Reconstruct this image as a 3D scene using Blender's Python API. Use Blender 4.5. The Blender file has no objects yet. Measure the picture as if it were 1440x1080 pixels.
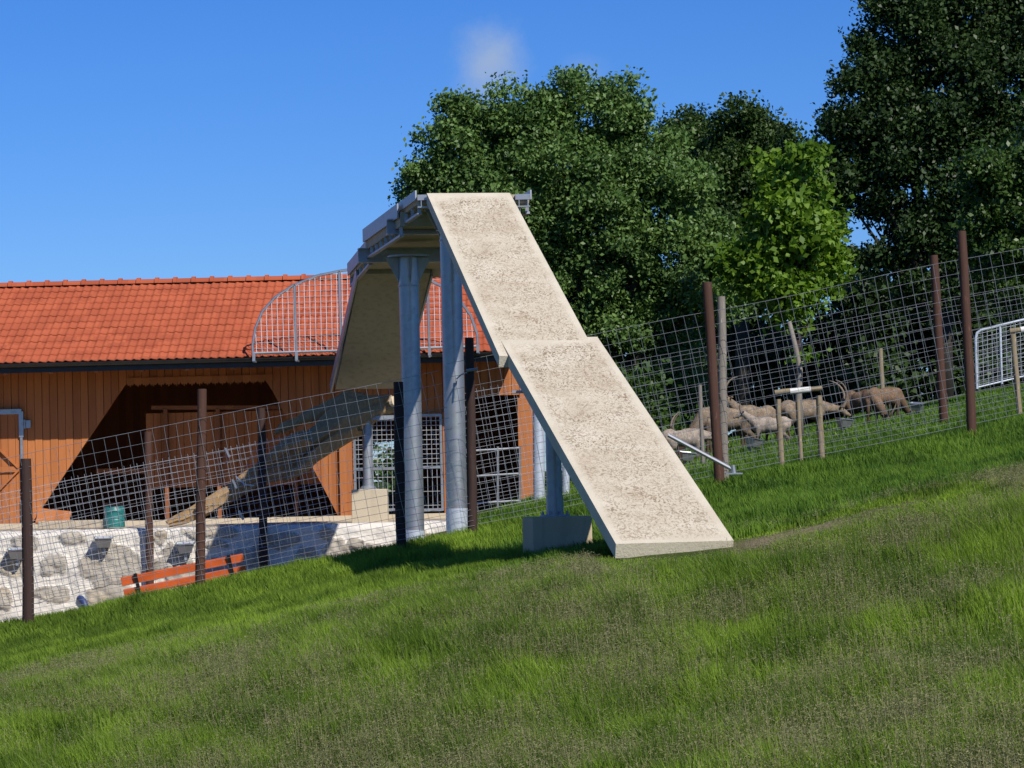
import bpy, bmesh, math, random
import numpy as np
from mathutils import Vector, Matrix

SC = bpy.context.scene
COL = SC.collection
PI = math.pi
rad = math.radians

# ------------------------------------------------------------------ camera, world, sun
F = 4083.0                       # focal length in pixels of a 1440 px wide picture
PITCH = math.atan(150 / F)
ROLL = rad(1.4)
cam_d = bpy.data.cameras.new('camera')
cam = bpy.data.objects.new('camera', cam_d)
COL.objects.link(cam)
cam_d.sensor_width = 36.0
cam_d.lens = 36.0 * F / 1440.0
cam_d.clip_start = 0.5
cam_d.clip_end = 3000
cam.matrix_world = Matrix.Rotation(PI / 2 + PITCH, 4, 'X') @ Matrix.Rotation(-ROLL, 4, 'Z')
SC.camera = cam
SC.render.resolution_x, SC.render.resolution_y = 1024, 768

SUN_EL, SUN_AZ = rad(41), rad(33.5)     # azimuth: to the right of straight behind the camera
sun_vec = Vector((math.sin(SUN_AZ) * math.cos(SUN_EL), -math.cos(SUN_AZ) * math.cos(SUN_EL), math.sin(SUN_EL)))
sd = bpy.data.lights.new('sun', 'SUN')
sun = bpy.data.objects.new('sun', sd)
COL.objects.link(sun)
sd.energy = 5.0
sd.angle = rad(0.5)
sd.color = (1.0, 0.94, 0.85)
sun.rotation_euler = sun_vec.to_track_quat('Z', 'Y').to_euler()

W = bpy.data.worlds.new('World')
SC.world = W
W.use_nodes = True
nt = W.node_tree
bg = nt.nodes['Background']
sky = nt.nodes.new('ShaderNodeTexSky')
sky.sky_type = 'NISHITA'
sky.sun_disc = False
sky.sun_elevation = SUN_EL
sky.sun_rotation = PI - SUN_AZ
sky.air_density = 1.0
sky.dust_density = 0.1
sky.ozone_density = 5.0
# thin white wisps of cloud
tc = nt.nodes.new('ShaderNodeTexCoord')
def wisp(direction, size, amount):
    sub = nt.nodes.new('ShaderNodeVectorMath'); sub.operation = 'SUBTRACT'
    nz = nt.nodes.new('ShaderNodeTexNoise'); nz.inputs['Scale'].default_value = 48; nz.inputs['Detail'].default_value = 8; nz.inputs['Roughness'].default_value = .62
    nt.links.new(tc.outputs['Generated'], nz.inputs['Vector'])
    off = nt.nodes.new('ShaderNodeVectorMath'); off.operation = 'MULTIPLY_ADD'
    nt.links.new(nz.outputs['Color'], off.inputs[0])
    off.inputs[1].default_value = (size * 1.3,) * 3
    nt.links.new(tc.outputs['Generated'], off.inputs[2])
    nt.links.new(off.outputs[0], sub.inputs[0])
    d = Vector(direction).normalized() + Vector((size * .65,) * 3)
    sub.inputs[1].default_value = d
    ln = nt.nodes.new('ShaderNodeVectorMath'); ln.operation = 'LENGTH'
    nt.links.new(sub.outputs[0], ln.inputs[0])
    mr = nt.nodes.new('ShaderNodeMapRange'); mr.interpolation_type = 'SMOOTHSTEP'
    mr.inputs['From Min'].default_value = size * 1.1
    mr.inputs['From Max'].default_value = size * .05
    mr.inputs['To Max'].default_value = amount
    nt.links.new(ln.outputs['Value'], mr.inputs['Value'])
    return mr.outputs[0]

def P(u, v, D):
    """point seen at pixel (u, v) of the photograph at depth D metres"""
    dx, dz = (u - 720) / F, (540 - v) / F
    X = dx * math.cos(ROLL) + dz * math.sin(ROLL)
    Z = -dx * math.sin(ROLL) + dz * math.cos(ROLL)
    y = math.cos(PITCH) - Z * math.sin(PITCH)
    z = math.sin(PITCH) + Z * math.cos(PITCH)
    return Vector((X / y * D, D, z / y * D))

w1 = wisp(P(690, 88, 1), .0175, .85)
w2 = wisp(P(818, 108, 1), .011, .28)
add = nt.nodes.new('ShaderNodeMath'); add.operation = 'ADD'
nt.links.new(w1, add.inputs[0]); nt.links.new(w2, add.inputs[1])
hs = nt.nodes.new('ShaderNodeHueSaturation')
hs.inputs['Saturation'].default_value = 1.25
nt.links.new(sky.outputs[0], hs.inputs['Color'])
tintn = nt.nodes.new('ShaderNodeMix'); tintn.data_type = 'RGBA'; tintn.blend_type = 'MULTIPLY'; tintn.inputs['Factor'].default_value = 1
tintn.inputs['B'].default_value = (.69, .94, 1.50, 1)
nt.links.new(hs.outputs[0], tintn.inputs['A'])
mx = nt.nodes.new('ShaderNodeMix'); mx.data_type = 'RGBA'
nt.links.new(add.outputs[0], mx.inputs['Factor'])
nt.links.new(tintn.outputs['Result'], mx.inputs['A'])
mx.inputs['B'].default_value = (4.6, 6.1, 9.0, 1)
nt.links.new(mx.outputs['Result'], bg.inputs['Color'])
bg.inputs['Strength'].default_value = 0.068
SC.view_settings.view_transform = 'Standard'
SC.view_settings.look = 'None'
SC.view_settings.exposure = 0.12
SC.view_settings.gamma = 1.0

# ------------------------------------------------------------------ helpers
def tag(o, label=None, cat=None, group=None, kind=None):
    if label: o['label'] = label
    if cat: o['category'] = cat
    if group: o['group'] = group
    if kind: o['kind'] = kind
    return o

def empty(name, loc=(0, 0, 0), rotz=0):
    o = bpy.data.objects.new(name, None)
    o.location = loc
    o.rotation_euler = (0, 0, rotz)
    o.empty_display_size = .3
    COL.objects.link(o)
    return o

def copy_tree(o, parent=None):
    c = o.copy(); COL.objects.link(c)
    if parent: c.parent = parent
    for ch in list(o.children):
        copy_tree(ch, c)
    return c

class MB:
    def __init__(s):
        s.v = []; s.f = []
    def add(s, verts, faces):
        b = len(s.v)
        s.v += [tuple(p) for p in verts]
        s.f += [tuple(b + i for i in f) for f in faces]
    def box(s, c, size, M=None):
        x, y, z = size[0] / 2, size[1] / 2, size[2] / 2
        vs = [Vector((i * x, j * y, k * z)) for i in (-1, 1) for j in (-1, 1) for k in (-1, 1)]
        if M is not None: vs = [M @ q for q in vs]
        c = Vector(c)
        s.add([q + c for q in vs], [(0, 1, 3, 2), (4, 6, 7, 5), (0, 4, 5, 1), (2, 3, 7, 6), (0, 2, 6, 4), (1, 5, 7, 3)])
    def bar(s, a, b, w, h, up=(0, 0, 1)):
        a, b = Vector(a), Vector(b)
        d = (b - a); L = d.length; d.normalize()
        sd_ = d.cross(Vector(up))
        if sd_.length < 1e-4: sd_ = d.cross(Vector((0, 1, 0)))
        sd_.normalize(); uu = sd_.cross(d)
        M = Matrix((d, sd_, uu)).transposed()
        s.box((a + b) / 2, (L, w, h), M)
    def prism(s, poly, d):
        """poly: list of points, extruded by vector d"""
        n = len(poly); d = Vector(d)
        vs = [Vector(p) for p in poly]; vs += [p + d for p in vs]
        fs = [tuple(range(n))[::-1], tuple(range(n, 2 * n))]
        fs += [(i, (i + 1) % n, n + (i + 1) % n, n + i) for i in range(n)]
        s.add(vs, fs)
    def tube(s, pts, r, n=8, cap=True, jit=0, rnd=None):
        pts = [Vector(p) for p in pts]
        if not hasattr(r, '__len__'): r = [r] * len(pts)
        rings = []; prev = None
        for i, p in enumerate(pts):
            t = (pts[min(i + 1, len(pts) - 1)] - pts[max(i - 1, 0)])
            if t.length < 1e-9: t = Vector((0, 0, 1))
            t.normalize()
            if prev is None:
                a = Vector((0, 0, 1)) if abs(t.z) < .9 else Vector((0, 1, 0))
                nrm = t.cross(a).normalized()
            else:
                nrm = (prev - t * prev.dot(t)).normalized()
            prev = nrm; bn = t.cross(nrm)
            rg = []
            for k in range(n):
                a = 2 * PI * k / n
                rr = r[i] * (1 + (rnd.uniform(-jit, jit) if jit else 0))
                rg.append(p + (nrm * math.cos(a) + bn * math.sin(a)) * rr)
            rings.append(rg)
        vs = [q for rg in rings for q in rg]
        fs = []
        for i in range(len(pts) - 1):
            for k in range(n):
                k2 = (k + 1) % n
                fs.append((i * n + k, i * n + k2, (i + 1) * n + k2, (i + 1) * n + k))
        if cap:
            fs.append(tuple(range(n))[::-1]); b = (len(pts) - 1) * n
            fs.append(tuple(b + k for k in range(n)))
        s.add(vs, fs)
    def ball(s, c, r, n=8, m=6):
        c = Vector(c)
        if not hasattr(r, '__len__'): r = (r, r, r)
        vs = [c + Vector((0, 0, -r[2]))]
        for i in range(1, m):
            ph = -PI / 2 + PI * i / m
            for k in range(n):
                a = 2 * PI * k / n
                vs.append(c + Vector((r[0] * math.cos(ph) * math.cos(a), r[1] * math.cos(ph) * math.sin(a), r[2] * math.sin(ph))))
        vs.append(c + Vector((0, 0, r[2])))
        fs = [(0, 1 + (k + 1) % n, 1 + k) for k in range(n)]
        for i in range(m - 2):
            for k in range(n):
                k2 = (k + 1) % n
                fs.append((1 + i * n + k, 1 + i * n + k2, 1 + (i + 1) * n + k2, 1 + (i + 1) * n + k))
        t = len(vs) - 1; b = 1 + (m - 2) * n
        fs += [(b + k, b + (k + 1) % n, t) for k in range(n)]
        s.add(vs, fs)
    def build(s, name, mat, parent=None, smooth=False, bevel=0, local=None):
        me = bpy.data.meshes.new(name)
        vs = s.v
        if local is not None: vs = [Vector(p) - local for p in vs]
        me.from_pydata(vs, [], s.f)
        me.update()
        o = bpy.data.objects.new(name, me)
        COL.objects.link(o)
        if mat: me.materials.append(mat)
        bm = bmesh.new(); bm.from_mesh(me)
        bmesh.ops.recalc_face_normals(bm, faces=bm.faces)
        bm.to_mesh(me); bm.free()
        if smooth:
            me.polygons.foreach_set('use_smooth', [True] * len(me.polygons))
            if smooth == 'auto':
                me.set_sharp_from_angle(angle=rad(40))
        if bevel:
            m = o.modifiers.new('bevel', 'BEVEL'); m.width = bevel; m.segments = 2; m.limit_method = 'ANGLE'
        if parent: o.parent = parent
        return o

def np_mesh(name, verts, faces_idx, loop_counts, mat, parent=None, attrs=None, smooth=False):
    """fast mesh from numpy arrays"""
    me = bpy.data.meshes.new(name)
    me.vertices.add(len(verts))
    me.vertices.foreach_set('co', np.ascontiguousarray(verts, dtype=np.float32).ravel())
    me.loops.add(len(faces_idx))
    me.loops.foreach_set('vertex_index', np.ascontiguousarray(faces_idx, dtype=np.int32))
    me.polygons.add(len(loop_counts))
    st = np.concatenate(([0], np.cumsum(loop_counts)[:-1])).astype(np.int32)
    me.polygons.foreach_set('loop_start', st)
    me.polygons.foreach_set('loop_total', np.asarray(loop_counts, dtype=np.int32))
    me.update(calc_edges=True)
    if smooth: me.polygons.foreach_set('use_smooth', np.ones(len(loop_counts), dtype=bool))
    for k, a in (attrs or {}).items():
        at = me.attributes.new(k, 'FLOAT', 'POINT')
        at.data.foreach_set('value', np.ascontiguousarray(a, dtype=np.float32))
    me.materials.append(mat)
    o = bpy.data.objects.new(name, me)
    COL.objects.link(o)
    if parent: o.parent = parent
    return o

def vnoise(x, y, seed=0):
    """2-D value noise in 0..1"""
    xi = np.floor(x).astype(np.int64); yi = np.floor(y).astype(np.int64)
    fx = x - xi; fy = y - yi
    fx = fx * fx * (3 - 2 * fx); fy = fy * fy * (3 - 2 * fy)
    def h(a, b):
        n = (a * 374761393 + b * 668265263 + seed * 974711) & 0xffffffff
        n = ((n ^ (n >> 13)) * 1274126177) & 0xffffffff
        return ((n ^ (n >> 16)) & 0xffff) / 65535.0
    return (h(xi, yi) * (1 - fx) + h(xi + 1, yi) * fx) * (1 - fy) + (h(xi, yi + 1) * (1 - fx) + h(xi + 1, yi + 1) * fx) * fy

def fbm(x, y, seed=0, o=4):
    t = 0; a = .5; s = 0
    for i in range(o):
        t = t + a * vnoise(x * 2 ** i, y * 2 ** i, seed + i); s += a; a *= .5
    return t / s

# ------------------------------------------------------------------ materials
class NM:
    """small node helper"""
    def __init__(s, name, rough=.7, metal=0, spec=.5):
        s.m = bpy.data.materials.new(name); s.m.use_nodes = True
        s.t = s.m.node_tree; s.b = s.t.nodes['Principled BSDF']
        s.b.inputs['Roughness'].default_value = rough
        s.b.inputs['Metallic'].default_value = metal
        s.b.inputs['Specular IOR Level'].default_value = spec
        s.co = s.t.nodes.new('ShaderNodeTexCoord')
    def n(s, typ, **kw):
        nd = s.t.nodes.new(typ)
        for k, v in kw.items():
            if hasattr(nd, k) and k not in nd.inputs: setattr(nd, k, v)
            else: s.i(nd, k, v)
        return nd
    def i(s, nd, k, v):
        if isinstance(v, bpy.types.NodeSocket): s.t.links.new(v, nd.inputs[k])
        else: nd.inputs[k].default_value = v
    def mapping(s, scale=(1, 1, 1), rot=(0, 0, 0), src=None):
        m = s.n('ShaderNodeMapping'); m.inputs['Scale'].default_value = scale; m.inputs['Rotation'].default_value = rot
        s.t.links.new(src or s.co.outputs['Object'], m.inputs['Vector'])
        return m.outputs[0]
    def noise(s, scale, detail=4, vec=None, rough=.55, dist=0):
        nd = s.n('ShaderNodeTexNoise'); nd.inputs['Scale'].default_value = scale
        nd.inputs['Detail'].default_value = detail; nd.inputs['Roughness'].default_value = rough; nd.inputs['Distortion'].default_value = dist
        s.t.links.new(vec or s.co.outputs['Object'], nd.inputs['Vector'])
        return nd.outputs['Fac']
    def ramp(s, fac, stops, interp='LINEAR'):
        r = s.n('ShaderNodeValToRGB'); cr = r.color_ramp; cr.interpolation = interp
        while len(cr.elements) > 1: cr.elements.remove(cr.elements[-1])
        cr.elements[0].position = stops[0][0]; c = stops[0][1]; cr.elements[0].color = (*c, 1) if hasattr(c, '__len__') else (c, c, c, 1)
        for p, c in stops[1:]:
            e = cr.elements.new(p); e.color = (*c, 1) if hasattr(c, '__len__') else (c, c, c, 1)
        s.t.links.new(fac, r.inputs[0])
        return r.outputs[0]
    def mix(s, fac, a, b, mode='MIX'):
        m = s.n('ShaderNodeMix'); m.data_type = 'RGBA'; m.blend_type = mode
        for k, v in (('Factor', fac), ('A', a), ('B', b)):
            if isinstance(v, bpy.types.NodeSocket): s.t.links.new(v, m.inputs[k])
            elif k == 'Factor': m.inputs[k].default_value = v
            else: m.inputs[k].default_value = (*v, 1) if len(v) == 3 else v
        return m.outputs['Result']
    def math(s, op, a, b=0, clamp=False):
        m = s.n('ShaderNodeMath'); m.operation = op; m.use_clamp = clamp
        for k, v in ((0, a), (1, b)):
            if isinstance(v, bpy.types.NodeSocket): s.t.links.new(v, m.inputs[k])
            else: m.inputs[k].default_value = v
        return m.outputs[0]
    def color(s, v):
        if isinstance(v, bpy.types.NodeSocket): s.t.links.new(v, s.b.inputs['Base Color'])
        else: s.b.inputs['Base Color'].default_value = (*v, 1)
        return s
    def rough(s, v):
        s.t.links.new(v, s.b.inputs['Roughness'])
    def bump(s, h, strength=.3, dist=.01):
        b = s.n('ShaderNodeBump'); b.inputs['Strength'].default_value = strength; b.inputs['Distance'].default_value = dist
        s.t.links.new(h, b.inputs['Height']); s.t.links.new(b.outputs[0], s.b.inputs['Normal'])
    def attr(s, name):
        a = s.n('ShaderNodeAttribute'); a.attribute_name = name
        return a.outputs['Fac']
    def sepxyz(s, src=None):
        x = s.n('ShaderNodeSeparateXYZ'); s.t.links.new(src or s.co.outputs['Object'], x.inputs[0]); return x.outputs

def simple(name, col, rough=.7, metal=0, var=.25, scale=6, bump=0, spec=.5):
    m = NM(name, rough, metal, spec)
    f = m.noise(scale, 5)
    lo = tuple(c * (1 - var) for c in col); hi = tuple(min(1, c * (1 + var)) for c in col)
    m.color(m.ramp(f, [(.3, lo), (.7, hi)]))
    if bump: m.bump(m.noise(scale * 8, 4), bump, .01)
    return m.m

def leaf_mat(name, lo, hi, trans=.35, rough=.45, spec=.5):
    m = NM(name, rough, 0, spec)
    t = m.attr('tint')
    c = m.ramp(t, [(0, lo), (1, hi)])
    m.color(c)
    tr = m.n('ShaderNodeBsdfTranslucent')
    m.t.links.new(m.mix(.5, c, m.mix(1, c, (1.0, 1.2, .25), 'MULTIPLY')), tr.inputs['Color'])
    ms = m.n('ShaderNodeMixShader'); ms.inputs[0].default_value = trans
    out = m.t.nodes['Material Output']
    m.t.links.new(m.b.outputs[0], ms.inputs[1]); m.t.links.new(tr.outputs[0], ms.inputs[2])
    m.t.links.new(ms.outputs[0], out.inputs['Surface'])
    return m.m

# galvanised steel
def galv(name, base=(.37, .40, .43), rough=.42, metal=.75, sc=14):
    m = NM(name, rough, metal)
    v = m.n('ShaderNodeTexVoronoi'); v.inputs['Scale'].default_value = sc
    m.t.links.new(m.co.outputs['Object'], v.inputs['Vector'])
    f = m.noise(1.7, 4)
    c = m.mix(.35, base, v.outputs['Color'], 'SOFT_LIGHT')
    hsn = m.n('ShaderNodeHueSaturation'); hsn.inputs['Saturation'].default_value = .35
    m.t.links.new(c, hsn.inputs['Color'])
    m.color(m.mix(f, hsn.outputs[0], tuple(b * .8 for b in base)))
    return m.m
M_galv = galv('galvanised_steel')
M_galv_dull = galv('dull_galvanised_steel', (.33, .36, .40), .5, .6)
M_wire = simple('fence_wire', (.42, .43, .44), .45, .5, .15, 3)
M_wire2 = simple('welded_wire', (.62, .64, .66), .45, .4, .15, 3)
M_white_metal = simple('pale_gate_tube', (.55, .60, .66), .4, .4, .1, 3)
M_black = simple('black_iron', (.015, .015, .018), .45, .2, .3)
M_gutter = simple('dark_gutter', (.02, .02, .022), .4, .3, .3)
M_barrel = simple('teal_plastic', (.02, .17, .16), .45, 0, .25, 4)
M_blue = simple('dark_blue_plastic', (.02, .04, .13), .5, 0, .2)

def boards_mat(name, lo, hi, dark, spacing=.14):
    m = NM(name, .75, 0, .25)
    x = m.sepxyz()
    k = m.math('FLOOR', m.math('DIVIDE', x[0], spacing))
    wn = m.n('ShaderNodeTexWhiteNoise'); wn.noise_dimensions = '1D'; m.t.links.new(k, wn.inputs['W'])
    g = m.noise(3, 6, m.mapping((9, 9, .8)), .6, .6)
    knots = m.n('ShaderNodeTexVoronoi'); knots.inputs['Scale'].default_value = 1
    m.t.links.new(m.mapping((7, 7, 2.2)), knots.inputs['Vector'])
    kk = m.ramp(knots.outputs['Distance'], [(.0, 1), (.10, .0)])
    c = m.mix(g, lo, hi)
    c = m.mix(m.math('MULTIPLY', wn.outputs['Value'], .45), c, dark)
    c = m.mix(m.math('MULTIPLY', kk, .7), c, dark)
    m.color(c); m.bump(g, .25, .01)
    return m.m
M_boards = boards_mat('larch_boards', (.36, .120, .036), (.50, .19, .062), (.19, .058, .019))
M_boards_dark = boards_mat('shaded_boards', (.24, .085, .034), (.36, .14, .055), (.12, .04, .018))  # darker copy of the larch boards, barn interior shade put into the colour

def tile_mat():
    m = NM('clay_tiles', .8, 0, .12)
    x = m.sepxyz()
    kx = m.math('FLOOR', m.math('DIVIDE', x[0], .30)); ky = m.math('FLOOR', m.math('DIVIDE', x[1], .34))
    cb = m.n('ShaderNodeCombineXYZ'); m.t.links.new(kx, cb.inputs[0]); m.t.links.new(ky, cb.inputs[1])
    wn = m.n('ShaderNodeTexWhiteNoise'); m.t.links.new(cb.outputs[0], wn.inputs[0])
    f = m.noise(.8, 5); g = m.noise(22, 4)
    c = m.mix(wn.outputs['Value'], (.30, .074, .036), (.40, .104, .048))
    c = m.mix(m.math('MULTIPLY', f, .5), c, (.34, .075, .034))
    c = m.mix(m.ramp(g, [(.62, 0), (.8, .25)]), c, (.25, .11, .07))
    m.color(c); m.bump(g, .15, .004)
    return m.m
M_tile = tile_mat()

def slab_mat():
    """cream washed concrete strewn with brown flecks, bare along its margins; local x along width, y along length"""
    m = NM('flecked_concrete', .85, 0, .25)
    x = m.sepxyz()
    base = m.ramp(m.noise(2.2, 5), [(.3, (.53, .475, .355)), (.7, (.64, .585, .455))])
    fine = m.noise(90, 4, None, .7)
    base = m.mix(m.ramp(fine, [(.4, 0), (.75, .35)]), base, (.34, .27, .18))
    v1 = m.noise(15, 2.5, m.mapping((1, .62, 1)), .6, 2.4)
    v2 = m.noise(26, 2, m.mapping((1, .55, 1), (0, 0, .4)), .6, 2.0)
    big = m.noise(1.3, 4)
    m1 = m.ramp(v1, [(.54, 0), (.58, 1)])
    m2 = m.ramp(v2, [(.55, 0), (.59, 1)])
    fl = m.math('MAXIMUM', m1, m.math('MULTIPLY', m2, .7))
    fl = m.math('MULTIPLY', fl, m.ramp(big, [(.3, .30), (.62, 1)]))
    bare = m.attr('bare')
    wob = m.math('ADD', bare, m.math('MULTIPLY', m.math('SUBTRACT', m.noise(9, 3), .5), .08))
    edge = m.ramp(wob, [(.06, 0), (.16, 1)])
    fl = m.math('MULTIPLY', fl, edge)
    c = m.mix(m.math('MULTIPLY', fl, .95), base, m.ramp(m.noise(11, 3), [(.35, (.15, .10, .062)), (.7, (.27, .19, .115))]))
    c = m.mix(m.math('MULTIPLY', m.math('MULTIPLY', edge, m.ramp(m.noise(.9, 5, None, .6, 1.0), [(.42, 0), (.68, 1)])), .45), c, (.36, .27, .17))
    m.color(c)
    m.bump(m.math('ADD', m.math('MULTIPLY', fine, .5), v1), .5, .012)
    return m.m
M_slab = slab_mat()

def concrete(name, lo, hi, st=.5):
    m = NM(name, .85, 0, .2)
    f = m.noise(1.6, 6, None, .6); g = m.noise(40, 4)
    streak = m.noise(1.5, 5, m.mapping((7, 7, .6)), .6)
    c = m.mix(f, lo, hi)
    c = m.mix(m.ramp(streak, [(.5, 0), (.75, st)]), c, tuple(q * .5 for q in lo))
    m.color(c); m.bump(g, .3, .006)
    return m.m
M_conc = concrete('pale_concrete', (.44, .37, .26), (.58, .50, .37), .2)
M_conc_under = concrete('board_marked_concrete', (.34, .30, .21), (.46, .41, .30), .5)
M_conc_dark = concrete('damp_concrete', (.30, .28, .25), (.42, .40, .36), .4)

def post_mat(name, lo, hi):
    m = NM(name, .8, 0, .25)
    g = m.noise(2, 6, m.mapping((16, 16, 1.4)), .65, .5)
    w = m.noise(5, 4, m.mapping((8, 8, 1)), .7)
    c = m.mix(g, lo, hi)
    c = m.mix(m.ramp(w, [(.62, 0), (.72, .7)]), c, tuple(min(1, q * 2.4) for q in hi))
    m.color(c); m.bump(g, .4, .01)
    return m.m
M_post = post_mat('dark_stained_post', (.022, .013, .011), (.060, .034, .028))
M_post_red = post_mat('red_brown_post', (.045, .021, .014), (.092, .046, .032))
M_post_grey = post_mat('weathered_grey_post', (.14, .12, .10), (.26, .235, .20))
M_post_tan = post_mat('tan_round_pole', (.16, .125, .075), (.30, .245, .16))
M_log = post_mat('weathered_log', (.15, .085, .036), (.48, .32, .155))
M_bark = simple('tree_bark', (.030, .026, .020), .95, 0, .4, 3)
M_cut = simple('cut_wood', (.62, .50, .33), .8, 0, .15)
M_red = simple('red_bench_slats', (.56, .105, .022), .4, 0, .2, 5)
M_whitepaint = simple('white_painted_wood', (.60, .60, .57), .7, 0, .15, 12)

# ------------------------------------------------------------------ terrain
UC = np.array([-1400, -400, 0, 172, 283, 344, 480, 560, 720, 868, 1010, 1200, 1440, 1900, 2900], float)
lin = lambda vc: vc - .2025 * (UC - 720)
rows = [
    (-30, None, -3.0), (0, None, -2.1), (8, None, -1.95), (13, None, -1.85),
    (17.8, lin(1084), None), (22, lin(925), None), (25, lin(858), None), (28, lin(819), None), (31, lin(800), None), (34, lin(787), None), (36.4, lin(775), None),
    (38.5, lin(741), None), (39.6, lin(742), None),
    (43.5, np.array([1240, 1006, 925, 893, 871, 860, 820, 795, 741, 704, 674, 634, 584, 490, 290]), None),
    (46.7, np.array([1220, 1000, 918, 882, 858, 845, 800, 770, 722, 690, 661, 622, 571, 478, 280]), None),
    (48.5, np.array([1190, 980, 900, 866, 845, 832, 785, 752, 714, 683, 655, 616, 564, 472, 275]), None),
    (58, np.array([1090, 920, 850, 830, 810, 795, 760, 735, 703, 668, 637, 603, 555, 465, 270]), None),
    (75, np.array([990, 880, 820, 790, 770, 760, 740, 725, 690, 655, 624, 590, 545, 460, 270]), None),
    (110, np.array([850, 800, 770, 755, 745, 740, 725, 710, 680, 645, 614, 582, 535, 450, 290]), None),
]
zt = []; dts = []
for D, vv, zc in rows:
    if vv is None:
        zt.append(zc + .178 * ((UC - 720) / F * 14)); dts.append(D)
    else:
        zt.append(np.array([P(u, v, D).z for u, v in zip(UC, vv)])); dts.append(D)
zt.append(zt[-1] * 1.15); dts.append(150)
zt.append(zt[-1] * 0 + 6.0 * (UC / 1440)); dts.append(500)
zt.append(zt[-1] * 0 + 4.0); dts.append(2500)
zt = np.array(zt); dts = np.array(dts, float)

def ground(x, y):
    x = np.atleast_1d(np.asarray(x, float)); y = np.atleast_1d(np.asarray(y, float))
    yy = np.maximum(y, 14.0)
    u = np.clip(724 + F * x / yy, UC[0], UC[-1])
    i = np.clip(np.searchsorted(dts, y) - 1, 0, len(dts) - 2)
    t = np.clip((y - dts[i]) / (dts[i + 1] - dts[i]), 0, 1)
    j = np.clip(np.searchsorted(UC, u) - 1, 0, len(UC) - 2)
    s = (u - UC[j]) / (UC[j + 1] - UC[j])
    a = zt[i, j] * (1 - s) + zt[i, j + 1] * s
    b = zt[i + 1, j] * (1 - s) + zt[i + 1, j + 1] * s
    return a * (1 - t) + b * t - .15 * np.exp(-((x - 2.35) / .95) ** 2 - ((y - 27.4) / 1.7) ** 2)
def gz(x, y): return float(ground(x, y)[0])

def build_ground():
    xs = np.concatenate((np.linspace(-700, -60, 14), np.linspace(-50, -16, 18), np.linspace(-15, 20, 260), np.linspace(21, 60, 24), np.linspace(70, 700, 14)))
    ys = np.concatenate((np.linspace(-25, 12, 14), np.linspace(13, 62, 300), np.linspace(64, 150, 40), np.linspace(180, 2400, 16)))
    X, Y = np.meshgrid(xs, ys)
    Z = ground(X.ravel(), Y.ravel()).reshape(X.shape)
    near = (Y > 13) & (Y < 75)
    Z = Z + near * ((fbm(X * 1.2, Y * 1.2, 3) - .5) * .10)
    n, m = X.shape
    v = np.stack((X.ravel(), Y.ravel(), Z.ravel()), 1)
    idx = np.arange(n * m).reshape(n, m)
    f = np.stack((idx[:-1, :-1].ravel(), idx[:-1, 1:].ravel(), idx[1:, 1:].ravel(), idx[1:, :-1].ravel()), 1)
    mt = NM('meadow_soil', .95, 0, .1)
    a = mt.noise(.55, 6); b = mt.noise(30, 5)
    c = mt.ramp(a, [(.3, (.035, .060, .012)), (.7, (.075, .105, .022))])
    c = mt.mix(mt.ramp(b, [(.35, .0), (.7, .6)]), c, (.028, .04, .010))
    c = mt.mix(mt.attr('dirt'), c, mt.ramp(b, [(.3, (.19, .14, .085)), (.7, (.33, .26, .17))]))
    mt.color(c); mt.bump(b, .8, .05)
    d = dirt(X.ravel(), Y.ravel())
    o = np_mesh('meadow_ground', v, f.ravel(), np.full(len(f), 4), mt.m, attrs={'dirt': d}, smooth=True)
    tag(o, kind='structure')

def dirt(x, y):
    u = 724 + F * x / np.maximum(y, 1)
    w = (fbm(x * 1.5, y * .8, 11) - .5)
    # trodden strip just right of the ramp foot, fading to the right
    a = 1.2 * np.exp(-((y - (28.25 + w * 1.8)) / .8) ** 4) * np.clip((u - 1010) / 60, 0, 1) * np.clip((1420 - u) / 200, 0, 1)
    # worn line under the right hand fence
    b = np.exp(-((y - (39.6 + w * 1.5)) / .55) ** 2) * np.clip((u - 990) / 60, 0, 1) * .85
    # gravel path between the two fences on the left
    c = np.clip((y - 41.2) / .5, 0, 1) * np.clip((48 - y) / .5, 0, 1) * np.clip((640 - u) / 60, 0, 1)
    return np.clip(np.maximum(np.maximum(a, b) * (.6 + w * 1.6), c), 0, 1)

build_ground()

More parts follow.
